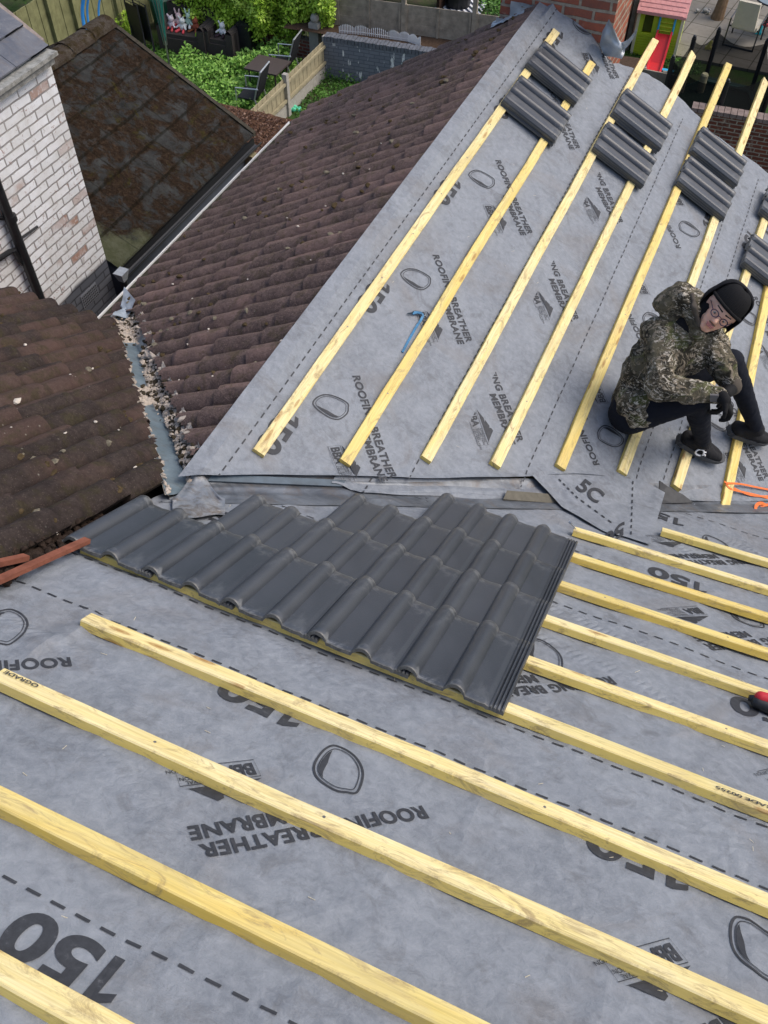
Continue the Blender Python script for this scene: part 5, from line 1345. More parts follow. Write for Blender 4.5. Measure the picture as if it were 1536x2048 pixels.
# beyond the panel fence: zigzag rug, dark bench
def mat_rug():
    m = M('zigzag_rug', .9, .1); co = m.co(rot=(0, 0, .785)); w_ = m.n.new('ShaderNodeTexBrick'); m.L(co, w_.inputs['Vector']); w_.inputs['Scale'].default_value = 1; w_.inputs['Brick Width'].default_value = .5; w_.inputs['Row Height'].default_value = .13; w_.inputs['Mortar Size'].default_value = .03; w_.inputs['Color1'].default_value = (.03, .04, .06, 1); w_.inputs['Color2'].default_value = (.06, .07, .10, 1); w_.inputs['Mortar'].default_value = (.75, .76, .78, 1)
    m.col(w_.outputs['Color']); return m.mat
r0 = [atz(*q, GZ+.02) for q in [(868, 18), (955, 38), (975, 5), (900, -12)]]
mb = MB(); mb.hexa([q for q in r0]+[q+[0, 0, .012] for q in r0]); tag(mb.build('patterned_rug', mat_rug()), 'black and white zigzag outdoor rug behind the panel fence', 'rug')
mb = MB(); c = V(atz(915, 12, GZ)); mb.tube([c+Vector((0, 0, .03)), c+Vector((0, 0, .42)), c+Vector((0, 0, .5))], [.30, .36, .30], 16); tag(mb.build('planter', BLACKP), 'round black planter standing on the zigzag rug', 'planter')
bc = thing('garden_bench', 'dark brown bench behind the panel fence', 'bench', atz(820, 12, GZ)); c = V(atz(820, 12, GZ)); DBR = plain('dark_stained_wood', (.045, .025, .018), .7, .2)
mb = MB(); mb.box(c+Vector((0, .1, .45)), (1.7, .45, .05)); part(mb, 'seat', [DBR], bc)
mb = MB(); mb.box(c+Vector((0, .35, .75)), (1.7, .05, .5)); part(mb, 'backrest', [DBR], bc)
for sx in (-.75, .75):
    mb = MB(); mb.box(c+Vector((sx, .1, .21)), (.07, .4, .42)); part(mb, 'leg', [DBR], bc)

# ------------------------------------------------------------------ right-hand garden: playhouse with slide
LIME = plain('lime_plastic_wall', (.52, .64, .04), .5, .35, 0, .1, 8); PINK = plain('pink_roof_plastic', (.72, .33, .30), .55, .3, 0, .12, 10); CREAM = plain('cream_plastic', (.78, .74, .50), .5, .35, 0, .06); RED = plain('red_slide_plastic', (.66, .025, .03), .35, .45, 0, .06); SKYB = plain('sky_blue_plastic', (.05, .42, .70), .4, .4, 0, .06)
pa, pb_ = atz(1262, 108, GZ), atz(1346, 122, GZ); pdv = (pb_-pa); PW = np.linalg.norm(pdv); pdv /= PW; pn = np.array([-pdv[1], pdv[0], 0])
_, pz = vtop((1262, 108), (1272, 20)); PH = pz-GZ
ph = thing('playhouse', 'lime green plastic playhouse with pink roof, red slide and blue rails', 'playhouse', pa)
def Q(x, y, z): return V(pa+pdv*x+pn*y+np.array([0, 0, z]))
def pbox(mb, x0, x1, y0, y1, z0, z1): mb.hexa([Q(x0, y0, z0), Q(x1, y0, z0), Q(x1, y1, z0), Q(x0, y1, z0), Q(x0, y0, z1), Q(x1, y0, z1), Q(x1, y1, z1), Q(x0, y1, z1)])
PD = .85
wx0, wx1, wz0, wz1 = .12, .32, PH*.52, PH*.93
mb = MB(); pbox(mb, 0, wx0, 0, .05, 0, PH); pbox(mb, wx0, wx1, 0, .05, 0, wz0); pbox(mb, wx0, wx1, 0, .05, wz1, PH); pbox(mb, wx1, PW, 0, .05, 0, PH)
for i in range(9): pbox(mb, .03, PW-.03, -.012, 0, i*PH/9*.55+.02, i*PH/9*.55+.055) if i < 8 else None
pbox(mb, 0, .05, .05, PD, 0, PH); pbox(mb, PW-.05, PW, .05, PD, 0, PH); pbox(mb, 0, PW, PD, PD+.05, 0, PH); part(mb, 'walls', [LIME], ph)
mb = MB(); pbox(mb, -.03, .03, -.02, .04, 0, PH); pbox(mb, PW-.03, PW+.03, -.02, .04, 0, PH); part(mb, 'corner_trim', [CREAM], ph)
mb = MB(); rp = [(-.06, -.10, PH-.02), (PW+.06, -.10, PH-.02), (PW+.06, PD/2+.02, PH+.42), (-.06, PD/2+.02, PH+.42), (PW+.06, PD+.15, PH-.02), (-.06, PD+.15, PH-.02)]
R_ = [Q(*q) for q in rp]; U3 = Vector((0, 0, .05)); mb.hexa([R_[0], R_[1], R_[2], R_[3]]+[q+U3 for q in R_[:4]]); mb.hexa([R_[3], R_[2], R_[4], R_[5]]+[q+U3 for q in (R_[3], R_[2], R_[4], R_[5])])
for r_ in range(7):
    for c_ in range(9):
        u0 = (c_+(.5 if r_ % 2 else 0))/9.5; v0 = r_/7
        p0 = R_[0].lerp(R_[1], u0).lerp(R_[3].lerp(R_[2], u0), v0)+U3; p1 = R_[0].lerp(R_[1], u0+.095).lerp(R_[3].lerp(R_[2], u0+.095), v0)+U3; q1 = R_[0].lerp(R_[1], u0+.095).lerp(R_[3].lerp(R_[2], u0+.095), v0+.12)+U3; q0_ = R_[0].lerp(R_[1], u0).lerp(R_[3].lerp(R_[2], u0), v0+.12)+U3
        mb.hexa([p0, p1, q1, q0_, p0+Vector((0, 0, .014)), p1+Vector((0, 0, .014)), q1+Vector((0, 0, .004)), q0_+Vector((0, 0, .004))])
part(mb, 'roof', [PINK], ph)
sxc = PW*.66
mb = MB(); sw = .15; ys, ye, zs = -.06, -.80, PH*.60
pts = [(ys, zs), (ys-.12, zs*.88), (ys-.50, zs*.28), (ye+.05, .10), (ye-.10, .07)]
for (ya, za), (yb, zb) in zip(pts, pts[1:]):
    mb.hexa([Q(sxc-sw, ya, za-.03), Q(sxc+sw, ya, za-.03), Q(sxc+sw, yb, zb-.03), Q(sxc-sw, yb, zb-.03), Q(sxc-sw, ya, za), Q(sxc+sw, ya, za), Q(sxc+sw, yb, zb), Q(sxc-sw, yb, zb)])
    for sg in (-1, 1):
        a_ = sxc+sg*sw; mb.hexa([Q(a_-.02, ya, za-.03), Q(a_+.02, ya, za-.03), Q(a_+.02, yb, zb-.03), Q(a_-.02, yb, zb-.03), Q(a_-.02, ya, za+.07), Q(a_+.02, ya, za+.07), Q(a_+.02, yb, zb+.06), Q(a_-.02, yb, zb+.06)])
part(mb, 'slide', [RED], ph)
for sg in (-1, 1):
    mb = MB(); mb.tube([Q(sxc+sg*.16, -.05, zs), Q(sxc+sg*.16, -.03, PH*.98)], .022, 8); part(mb, 'handrail', [SKYB], ph)
mb = MB()
for i in range(5): mb.tube([Q(sxc-.16, -.035, zs+.05+i*.085), Q(sxc+.16, -.035, zs+.05+i*.085)], .012, 6)
part(mb, 'rungs', [LIME], ph)
mb = MB(); pbox(mb, sxc-.42, sxc+.42, -.62, -.52, 0, .05); part(mb, 'foot_bar', [SKYB], ph)
mb = MB(); pbox(mb, wx0, wx1, .10, .12, wz0, wz1); part(mb, 'window_opening', [plain('dark_interior', (.10, .12, .02))], ph)
# dark fence running away just right of the chimney
c = atz(1250, 112, GZ); sfn = thing('dark_fence', 'dark brown fence strip between the chimney and the playhouse', 'fence', c); mb = MB()
for i in range(16): mb.box((c[0]-.10, c[1]-.6+i*.16, GZ+.85), (.02, .15, 1.7))
part(mb, 'fence_boards', [DBR], sfn); mb = MB(); mb.box((c[0]-.04, c[1]+.3, GZ+.9), (.09, .09, 1.8)); part(mb, 'post', [FB], sfn)
mb = MB(); mb.tube([aty(1250, -5, 17.2), aty(1234, 30, 17.2), aty(1226, 60, 17.2)], .008, 5); part(mb, 'cable', [plain('dry_stem', (.35, .30, .22))], sfn)
# timber sleeper fence and round post at the near end of that garden
Yp = 16.9; a = aty(1288, 137, Yp); b = aty(1372, 147, Yp)
sp = thing('low_board_fence', 'pale low board fence just beyond the membrane edge below the playhouse', 'fence', (a[0], Yp, GZ)); mb = MB()
for i in range(6): mb.box(((a[0]+b[0])/2, Yp, a[2]-.09-i*.17), (b[0]-a[0], .04, .16))
part(mb, 'boards', [plain('bleached_board', (.29, .25, .19), .92, .1, 0, .3, 8)], sp)
for xx in (a[0], (a[0]+b[0])/2, b[0]):
    mb = MB(); mb.box((xx, Yp+.05, (a[2]+GZ)/2), (.08, .07, a[2]-GZ)); part(mb, 'post', [FB], sp)
pb1, pzt = vtop((1388, 226), (1405, 146)); mb = MB(); mb.tube([pb1, [pb1[0], pb1[1], pzt-.03], [pb1[0], pb1[1], pzt]], [.075, .075, .055], 14); tag(mb.build('timber_post', plain('mossy_round_post', (.20, .19, .12), .92, .1, 0, .3, 14)), 'round mossy timber post in front of the black trampoline net', 'post')
# low brick wall
wz2 = GZ+1.05; a, b = atz(1385, 209, wz2), atz(1560, 238, wz2); d2 = (b-a)/np.linalg.norm(b-a); b = a+d2*3.5
lw = thing('low_brick_wall', 'long low red-brown brick wall with pinkish coping under the trampoline', 'wall', [a[0], a[1], GZ]); mb = MB(); mb.beam([a[0], a[1], GZ], [b[0], b[1], GZ], (0, .11, 0), (0, 0, .98)); part(mb, 'wall_face', [mat_redbrick('brown_garden_brick', 'x', .62)], lw)
mb = MB()
for i in range(30): q = a+d2*(i+.5)*3.5/30; mb.box((q[0], q[1], GZ+1.015), (.107, .25, .07+.006*(i % 2)), 0, Matrix.Rotation(math.atan2(d2[1], d2[0]), 3, 'Z'))
part(mb, 'brick_coping', [plain('pink_grey_coping', (.22, .17, .15), .9, .1, 0, .4, 9)], lw)
# trampoline
NETM = M('black_net', .9, .1); NETM.col((.008, .009, .009)); tr_ = NETM.n.new('ShaderNodeBsdfTransparent'); mx = NETM.n.new('ShaderNodeMixShader'); mx.inputs[0].default_value = .80
outn = NETM.n['Material Output']; NETM.L(tr_.outputs[0], mx.inputs[1]); NETM.L(NETM.b.outputs[0], mx.inputs[2]); NETM.L(mx.outputs[0], outn.inputs[0])
p1, h1 = vtop((1350, 222), (1378, 78)); p2, h2 = vtop((1397, 205), (1425, 54)); p3, h3 = vtop((1487, 228), (1514, 76)); ht = (h1+h2+h3)/3
poles = [p1, p2, p3, p3+[.35, -1.0, 0], (p1+p3)/2+[.25, -1.75, 0], p1+[-.2, -1.0, 0]]
tp = thing('trampoline', 'black netted garden trampoline with padded poles', 'trampoline', sum(poles)/6)
for q in poles:
    mb = MB(); mb.tube([q, [q[0], q[1], ht]], [.045, .045], 10); mb.ball((q[0], q[1], ht+.02), .035); part(mb, 'pole', [BLACKP], tp)
for i in range(6):
    a, b = poles[i], poles[(i+1) % 6]; mb = MB(); mb.grid(lambda u, v: np.array([a[0]*(1-u)+b[0]*u, a[1]*(1-u)+b[1]*u, GZ+.45+(ht-GZ-.5-.16*math.sin(math.pi*u))*v]), 10, 3); part(mb, 'safety_net', [NETM.mat], tp)
mb = MB(); cc = sum(poles)/6; mb.add([np.array([q[0], q[1], GZ+.45]) for q in poles], [tuple(range(6))]); part(mb, 'jumping_mat', [plain('trampoline_mat', (.012, .022, .016), .8, .1)], tp)
mb = MB()
for i in range(6): a, b = poles[i], poles[(i+1) % 6]; mb.beam([a[0], a[1], GZ+.46], [b[0], b[1], GZ+.46], (.06, .10, 0), (0, 0, .05))
part(mb, 'edge_pad', [plain('dark_green_pad', (.015, .04, .03), .6, .3)], tp)
# patio furniture
BEI = plain('beige_cushion', (.50, .46, .37), .9, .1, 0, .08, 10)
c = V(atz(1452, 88, GZ+.06)); gc = thing('patio_chair', 'black tube patio chair with a beige cushion beside the glass table', 'garden chair', c); RC = Matrix.Translation(c)@Matrix.Rotation(-.12, 4, 'Z'); P = lambda x, y, z: RC@Vector((x, y, z))
for sx in (-.05, .62):
    mb = MB(); mb.tube([P(sx, -.1, 0), P(sx, .0, .55), P(sx, .55, .60), P(sx, .62, 0)], .018, 6); part(mb, 'leg', [BLACKP], gc)
mb = MB(); mb.tube([P(-.05, -.1, .02), P(.62, -.1, .02)], .018, 6); mb.tube([P(-.05, .05, .38), P(.62, .05, .38)], .018, 6); part(mb, 'stretcher', [BLACKP], gc)
mb = MB(); mb.hexa([P(.0, .0, .36), P(.56, .0, .36), P(.56, .5, .36), P(.0, .5, .36), P(.0, .0, .46), P(.56, .0, .46), P(.56, .5, .46), P(.0, .5, .46)]); part(mb, 'seat_cushion', [BEI], gc)
mb = MB(); mb.hexa([P(.03, -.10, .42), P(.53, -.10, .42), P(.53, .0, .42), P(.03, .0, .42), P(.05, -.20, 1.0), P(.51, -.20, 1.0), P(.51, -.10, 1.0), P(.05, -.10, 1.0)]); part(mb, 'back_cushion', [BEI], gc)
c = V(atz(1536, 62, GZ+.06)); gt = thing('glass_table', 'round glass patio table on a black pedestal at the top right corner', 'table', c)
GL = M('table_glass', .12, .6); GL.col((.16, .19, .20)); mb = MB(); mb.tube([c+Vector((0, 0, .70)), c+Vector((0, 0, .715))], .50, 32); part(mb, 'table_top', [GL.mat], gt)
mb = MB(); mb.tube([c+Vector((.5*math.cos(a), .5*math.sin(a), .70)) for a in np.linspace(0, 6.283, 33)], .018, 6); part(mb, 'rim', [BLACKP], gt)
mb = MB(); mb.tube([c+Vector((0, 0, .15)), c+Vector((0, 0, .70))], .03, 8); part(mb, 'pedestal', [BLACKP], gt)
for k in range(4):
    an = k*1.57+.5; mb = MB(); mb.tube([c+Vector((0, 0, .22)), c+Vector((.25*math.cos(an), .25*math.sin(an), .14)), c+Vector((.40*math.cos(an), .40*math.sin(an), 0))], .016, 6); part(mb, 'leg', [BLACKP], gt)
mb = MB(); c = V(atz(1468, 30, GZ+.06)); mb.grid(lambda u, v: np.array(c)+np.array([-.35+.8*u, .1+.35*v, .95-.35*abs(v-.5)+.07*nz(u*7, v*7, 3)]), 16, 10)
m_ = M('magenta_print_cloth', .9, .1); m_.col(m_.ramp(m_.noise(16, 3, .6, m_.co()), [(.46, (.30, .01, .10)), (.5, (.75, .45, .60))], 'CONSTANT')); tag(mb.build('blanket', m_.mat), 'magenta and pink printed blanket over the back of the patio furniture', 'blanket')
mb = MB(); c = V(atz(1432, 42, GZ)); mb.tube([c, c+Vector((.02, .02, .25)), c+Vector((.05, .1, .75))], [.16, .13, .10], 12); tag(mb.build('tree_stump', plain('tan_bark', (.20, .135, .085), .95, .05, 0, .35, 12)), 'tan bark tree stump standing on the patio slabs', 'tree stump')
for i, (px, cl, lb) in enumerate((((1516, 68), (.02, .45, .50), 'small turquoise toy under the glass table'), ((1530, 52), (.65, .12, .14), 'small red toy at the right picture edge under the glass table'), ((1416, 98), (.55, .50, .12), 'small yellow toy on the slabs by the trampoline pole'))):
    c = V(atz(*px, GZ+.06)); mb = MB(); mb.capsule(c+Vector((0, 0, .05)), c+Vector((.03, 0, .16)), .05, .035, 8, 4); mb.box(c+Vector((0, 0, .03)), (.14, .08, .05)); tag(mb.build('plastic_toy', plain('toy_plastic', cl, .4, .4)), lb, 'toy')
mb = MB(); c = V(atz(1405, 25, GZ+.06))
for i in range(10): mb.rock(c+Vector((random.uniform(-.15, .15), random.uniform(-.1, .1), .05)), (.09, .08, .08))
tag(mb.build('rubble_heap', plain('pale_stones', (.35, .34, .31))), 'little heap of pale stones beside the playhouse', 'stones')

# ------------------------------------------------------------------ the worker sitting on the battens
def P3(px, py, z): return V(atz(px, py, z))
def fuse(mb, name, mat, vox, smooth_it=4, disp=None, parent=None, decim=None):
    """closed overlapping pieces -> one continuous skin"""
    o = mb.build(name+'_tmp', mat); m = o.modifiers.new('r', 'REMESH'); m.mode = 'VOXEL'; m.voxel_size = vox; m.use_smooth_shade = True
    if smooth_it: s_ = o.modifiers.new('s', 'SMOOTH'); s_.factor = .5; s_.iterations = smooth_it
    dg = bpy.context.evaluated_depsgraph_get(); dg.update(); me = bpy.data.meshes.new_from_object(o.evaluated_get(dg)); me.name = name
    old = o.data; bpy.data.objects.remove(o); bpy.data.meshes.remove(old)
    if disp:
        amp, f1, f2 = disp; nr_ = [v.normal.copy() for v in me.vertices]
        for v, n in zip(me.vertices, nr_):
            c = v.co; a = 1-abs(noise.noise(Vector((c.x*f1, c.y*f1, c.z*f1)))*2)
            b = 1-abs(noise.noise(Vector((c.x*f2+3, c.y*f2, c.z*f2*1.4)))*2.2); v.co = c+n*((a-.55)*amp+(b-.5)*amp*.55)
        me.update()
    me.polygons.foreach_set('use_smooth', [True]*len(me.polygons))
    if not me.materials: me.materials.append(mat if not isinstance(mat, list) else mat[0])
    ob = bpy.data.objects.new(name, me); COL.objects.link(ob)
    if parent is not None: under(ob, parent)
    return ob
SKIN = M('skin', .5, .4); SKIN.col(SKIN.mix(SKIN.ramp(SKIN.noise(14, 4, .6, SKIN.co()), [(.4, 0.), (.65, 1.)]), (.76, .42, .29), (.82, .50, .37))); SKIN.b.inputs['Subsurface Weight'].default_value = .08
SKIN = SKIN.mat
CAMO = mat_camo(); LEG = plain('black_leggings', (.008, .010, .017), .85, .2, 0, .2, 60); BEAN = plain('black_knit', (.008, .008, .009), .95, .15); GLOV = plain('black_glove', (.011, .011, .012), .8, .2); SOLE = plain('charcoal_sole', (.085, .088, .092), .8, .2, 0, .2); UPPER = plain('black_shoe_mesh', (.016, .016, .018), .85, .25, 0, .3, 120); TRIM = plain('taupe_trim', (.085, .072, .058), .85, .2, 0, .15, 40)

hipR, hipL = Vector((1.530, 1.81, -.612)), Vector((1.540, 2.02, -.612))
pel = (hipR+hipL)/2
ankR, ankL = V(onc := PC(*uC(1375, 905), .125)), V(PC(*uC(1478, 882), .14))
kneeR = P3(1393, 797, -.375); kneeL = P3(1463, 722, -.455)
nck = P3(1378, 640, -.13); shR = P3(1322, 662, -.20); shL = P3(1408, 655, -.22)
elR = P3(1318, 775, -.33); wrR = P3(1432, 790, -.31); haR = P3(1452, 808, -.30)
elL = P3(1447, 735, -.32); wrL = P3(1462, 768, -.37); haL = P3(1450, 795, -.37)
hd = P3(1440, 624, -.03)
UPH = Vector((.54, .316, .785)).normalized(); FWH = Vector((.04, -.92, .33)); FWH = (FWH-UPH*FWH.dot(UPH)).normalized(); RTH = FWH.cross(UPH).normalized()
def H(r, f, u): return hd+RTH*r+FWH*f+UPH*u
wk = thing('person', 'seated person in camouflage jacket, black leggings and black beanie, gloved hands by the shins', 'person', pel)
chest = pel.lerp(nck, .62)
# continuous body (head, neck, trunk, arms, legs) under the clothes
b = MB(); C_ = b.capsule
C_(pel, chest, .115, .125); C_(chest, nck, .12, .07); C_(hipR, hipL, .10, .10); C_(shR, shL, .06, .06)
C_(hipR, kneeR, .078, .052); C_(kneeR, ankR, .05, .033); C_(hipL, kneeL, .078, .052); C_(kneeL, ankL, .05, .033)
C_(shR, elR, .045, .037); C_(elR, wrR, .036, .025); C_(shL, elL, .045, .037); C_(elL, wrL, .036, .025)
C_(nck, H(0, -.02, -.06), .056, .052)
# head: cranium, face wedge, jaw, brow, nose, cheeks, ears
b.ball(H(0, -.018, .035), .088, 24, 16, 0, (1, 1, 1)); 
C_(H(0, .028, .03), H(0, .040, -.055), .062, .042, 18, 7); C_(H(0, .052, -.085), H(0, .045, -.045), .026, .040, 16, 6)
for sg in (-1, 1):
    C_(H(sg*.030, .048, -.02), H(sg*.022, .050, -.06), .030, .024); C_(H(sg*.048, .0, -.045), H(sg*.012, .058, -.088), .020, .018)
    C_(H(sg*.010, .078, .020), H(sg*.042, .066, .022), .0125, .0115); C_(H(sg*.020, .0755, .0065), H(sg*.042, .0700, .0065), .0075, .0075)
    C_(H(sg*.076, -.012, .015), H(sg*.073, -.008, -.018), .014, .010)
C_(H(0, .080, .012), H(0, .101, -.028), .0085, .0125, 12, 5)
for sg in (-1, 1): C_(H(sg*.010, .091, -.031), H(sg*.012, .088, -.031), .0085, .008)
C_(H(-.014, .086, -.055), H(.014, .086, -.055), .0085, .0085); C_(H(-.011, .083, -.066), H(.011, .083, -.066), .0085, .0085)
body = fuse(b, 'body', SKIN, .0055, 3, None, wk)
for sg in (-1, 1):
    m_ = MB(); m_.ball(H(sg*.031, .0725, -.002), .0088, 12, 8); e_ = sub(m_, 'eye', plain('eye_white', (.42, .38, .36), .25, .5, 0, .02), body, True)
    m_ = MB(); m_.ball(H(sg*.030, .0790, -.0040), .0045, 10, 6); sub(m_, 'iris', plain('dark_iris', (.02, .014, .01), .2, .5), body, True)
    m_ = MB(); m_.capsule(H(sg*.013, .087, .026), H(sg*.046, .072, .028), .0042, .003, 8, 3); sub(m_, 'eyebrow', plain('dark_brow', (.03, .02, .015), .9), body, True)
m_ = MB(); m_.capsule(H(-.019, .0905, -.0545), H(.019, .0905, -.0545), .0052, .0052, 10, 4); m_.capsule(H(-.014, .0895, -.0635), H(.014, .0895, -.0635), .0058, .0058, 10, 4); sub(m_, 'lips', plain('lip', (.50, .20, .17), .45, .4), body, True)
m_ = MB(); m_.capsule(H(-.018, .0925, -.044), H(.018, .0925, -.044), .0032, .0032, 8, 3); sub(m_, 'moustache', plain('faint_moustache', (.20, .12, .09), .9), body, True)
# glasses
m_ = MB()
for sg in (-1, 1):
    m_.tube([H(sg*.032+.0205*math.cos(a), .098-.010*abs(math.cos(a))*(1 if sg*math.cos(a) > 0 else 0), -.002+.0155*math.sin(a)) for a in np.linspace(0, 6.283, 25)], .0026, 6)
    m_.tube([H(sg*.053, .092, .004), H(sg*.074, .04, .010), H(sg*.080, -.015, .006)], .0022, 6)
m_.tube([H(-.012, .099, .002), H(0, .102, .006), H(.012, .099, .002)], .0020, 6)
part(m_, 'glasses', [plain('dark_purple_frame', (.02, .012, .05), .3, .5)], wk)
# beanie
m_ = MB()
def bean(u, v):
    a = u*2*math.pi; t = v; th = t*1.50
    r0 = (.100*math.cos(th)**.55+.002)*(1+.014*math.cos(a*44)*(1-t)); hgt = .040+.108*math.sin(th)
    low = .012 if v < .01 else 0
    q = H(r0*.90*math.sin(a), -.014+r0*1.03*math.cos(a)-(.022*t), hgt-.010*(1-t)*math.cos(a)*(-1)+.0)
    return np.array(q)+np.array(UPH)*0
m_.grid(bean, 264, 22)
bo = part(m_, 'beanie', [BEAN], wk, True)
bmesh_ = bo.data
for v in bmesh_.vertices:
    pass
mm = M('ribbed_black_knit', .92, .15); mm.col((.011, .011, .012)); bo.data.materials[0] = mm.mat
m_ = MB(); m_.tube([H(.098*.93*math.sin(a), -.010+.108*math.cos(a), .042+.010*math.cos(a)) for a in np.linspace(0, 6.283, 41)], .009, 8); bb = sub(m_, 'beanie_cuff', mm.mat, bo, True)
# black inner hood wrapping the beanie and neck, open at the face
m_ = MB()
def hood(u, v):
    a = -1.80+u*3.6; t = v          # a=0 is the back of the head, face opening at both ends
    th = min(1.569, t*1.87-.30); k = math.cos(th)
    r0 = (.114+.010*nz(a*1.3, t*4, 2))*max(.0005, k)**.5; hgt = .028+.128*math.sin(th)
    dn = 0
    if t < .12: hgt -= (.12-t)*.3
    opn = .030*sm((abs(a)-1.5)/.8)
    return np.array(H(r0*math.sin(a)*.98, -.030-r0*math.cos(a)*1.02, hgt-opn))
m_.grid(hood, 44, 24)
vs0 = len(m_.v); hc = H(0, -.02, .02)
o = part(m_, 'inner_hood', [plain('black_jersey', (.012, .012, .014), .9, .2)], wk, True); md = o.modifiers.new('t', 'SOLIDIFY'); md.thickness = .007; md.offset = -1
m_ = MB()
C2 = m_.capsule; C2(H(0, -.045, -.01), nck+Vector((0, 0, -.02)), .085, .095, 18, 7); C2(H(.066, -.035, -.02), nck+Vector((.02, -.05, -.01)), .030, .05); C2(H(-.066, -.035, -.02), nck+Vector((.05, .05, .0)), .030, .05)

fuse(m_, 'neck_gaiter', o.data.materials[0], .008, 4, (.006, 18, 40), wk)
# camouflage jacket
m_ = MB(); C2 = m_.capsule
mid = pel.lerp(nck, .45)+Vector((-.015, -.0, .02))
C2(pel+Vector((.005, 0, .03)), mid, .145, .158, 20, 7); C2(mid, pel.lerp(nck, .86), .158, .105, 20, 7); C2(hipR+Vector((.02, .0, .06)), hipL+Vector((.02, 0, .06)), .125, .115, 20, 7)
C2(shR+Vector((-.01, 0, -.01)), shL, .095, .09, 18, 7); C2(shR, chest, .10, .12); C2(shL, chest, .10, .12)
C2(shR, shR.lerp(elR, .5), .088, .080, 16, 6); C2(shR.lerp(elR, .5), elR, .080, .072, 16, 6); C2(elR, elR.lerp(wrR, .6), .072, .060, 16, 6); C2(elR.lerp(wrR, .6), wrR, .060, .042, 16, 6)
C2(shL, elL, .084, .068, 16, 6); C2(elL, wrL, .066, .048, 16, 6)
C2(mid, P3(1385, 720, -.34), .12, .075, 16, 6)
jk = fuse(m_, 'jacket', CAMO, .0085, 4, (.016, 7, 17), wk)
# bulky folded hood of the jacket behind the neck
m_ = MB(); C2 = m_.capsule
h0 = P3(1330, 606, -.06); h1 = P3(1362, 588, .0); h2 = P3(1392, 592, .0)
C2(h0, h1, .060, .062, 16, 6); C2(h1, h2, .062, .040, 16, 6); C2(P3(1342, 632, -.12), P3(1382, 600, -.04), .055, .058, 16, 6); C2(P3(1378, 608, -.03), P3(1396, 664, -.12), .050, .036, 14, 5); C2(P3(1338, 640, -.16), P3(1398, 672, -.15), .05, .032, 14, 5)
hj = fuse(m_, 'jacket_hood', CAMO, .009, 5, (.009, 11, 26), wk)
m_ = MB(); C2 = m_.capsule; C2(P3(1384, 592, .020), P3(1389, 618, -.01), .016, .018, 14, 5); C2(P3(1389, 618, -.01), P3(1400, 664, -.11), .018, .012, 14, 5); fuse(m_, 'hood_lining', TRIM, .007, 3, (.006, 14, 30), wk)
# waist band, cuffs, strap
m_ = MB()
def band(u, v):
    a = -2.6+u*3.6; c = pel+Vector((-.02, 0, -.035)); return np.array(c+Vector((math.cos(a)*.165, math.sin(a)*.215, -.02+.075*v-.010*math.cos(a))))
for (c, d, r, nm) in ((wrR, (wrR-elR).normalized(), .046, 'cuff'), (wrL, (wrL-elL).normalized(), .052, 'cuff')):
    m2 = MB(); m2.capsule(c-d*.012, c+d*.012, r, r*.96, 16, 4); part(m2, nm, [CAMO if c is wrR else TRIM], wk, True)
m2 = MB(); q = wrR-(wrR-elR).normalized()*.005; m2.box(q+Vector((.0, -.046, .020)), (.040, .012, .042), 0, Matrix.Rotation(-.3, 3, 'Y')); part(m2, 'cuff_strap', [plain('grey_strap', (.17, .16, .155), .8, .2)], wk)
m2 = MB()
C2 = m2.capsule; hm = hipR+Vector((-.06, -.02, .0)); 
pts_ = [P3(1224, 762, -.56), P3(1228, 782, -.60), P3(1246, 797, -.61), P3(1270, 801, -.60), P3(1292, 797, -.58)]
pass
m2 = MB()
for pth_ in ([(1258, 668), (1276, 655), (1300, 648)], [(1296, 812), (1300, 800), (1302, 780)]): pass
# leggings
m_ = MB(); C2 = m_.capsule
C2(hipR+Vector((-.01, 0, .0)), hipL+Vector((0, 0, .0)), .118, .115, 20, 7); C2(hipR, hipR.lerp(kneeR, .5), .112, .088, 18, 6); C2(hipR.lerp(kneeR, .5), kneeR, .088, .068, 18, 6); C2(kneeR, kneeR.lerp(ankR, .4), .066, .062, 18, 6); C2(kneeR.lerp(ankR, .4), ankR, .060, .040, 18, 6)
C2(hipL, hipL.lerp(kneeL, .5), .110, .088, 18, 6); C2(hipL.lerp(kneeL, .5), kneeL, .088, .066, 18, 6); C2(kneeL, kneeL.lerp(ankL, .4), .064, .060, 18, 6); C2(kneeL.lerp(ankL, .4), ankL, .058, .040, 18, 6)
fuse(m_, 'leggings', LEG, .009, 4, (.0035, 14, 40), wk)
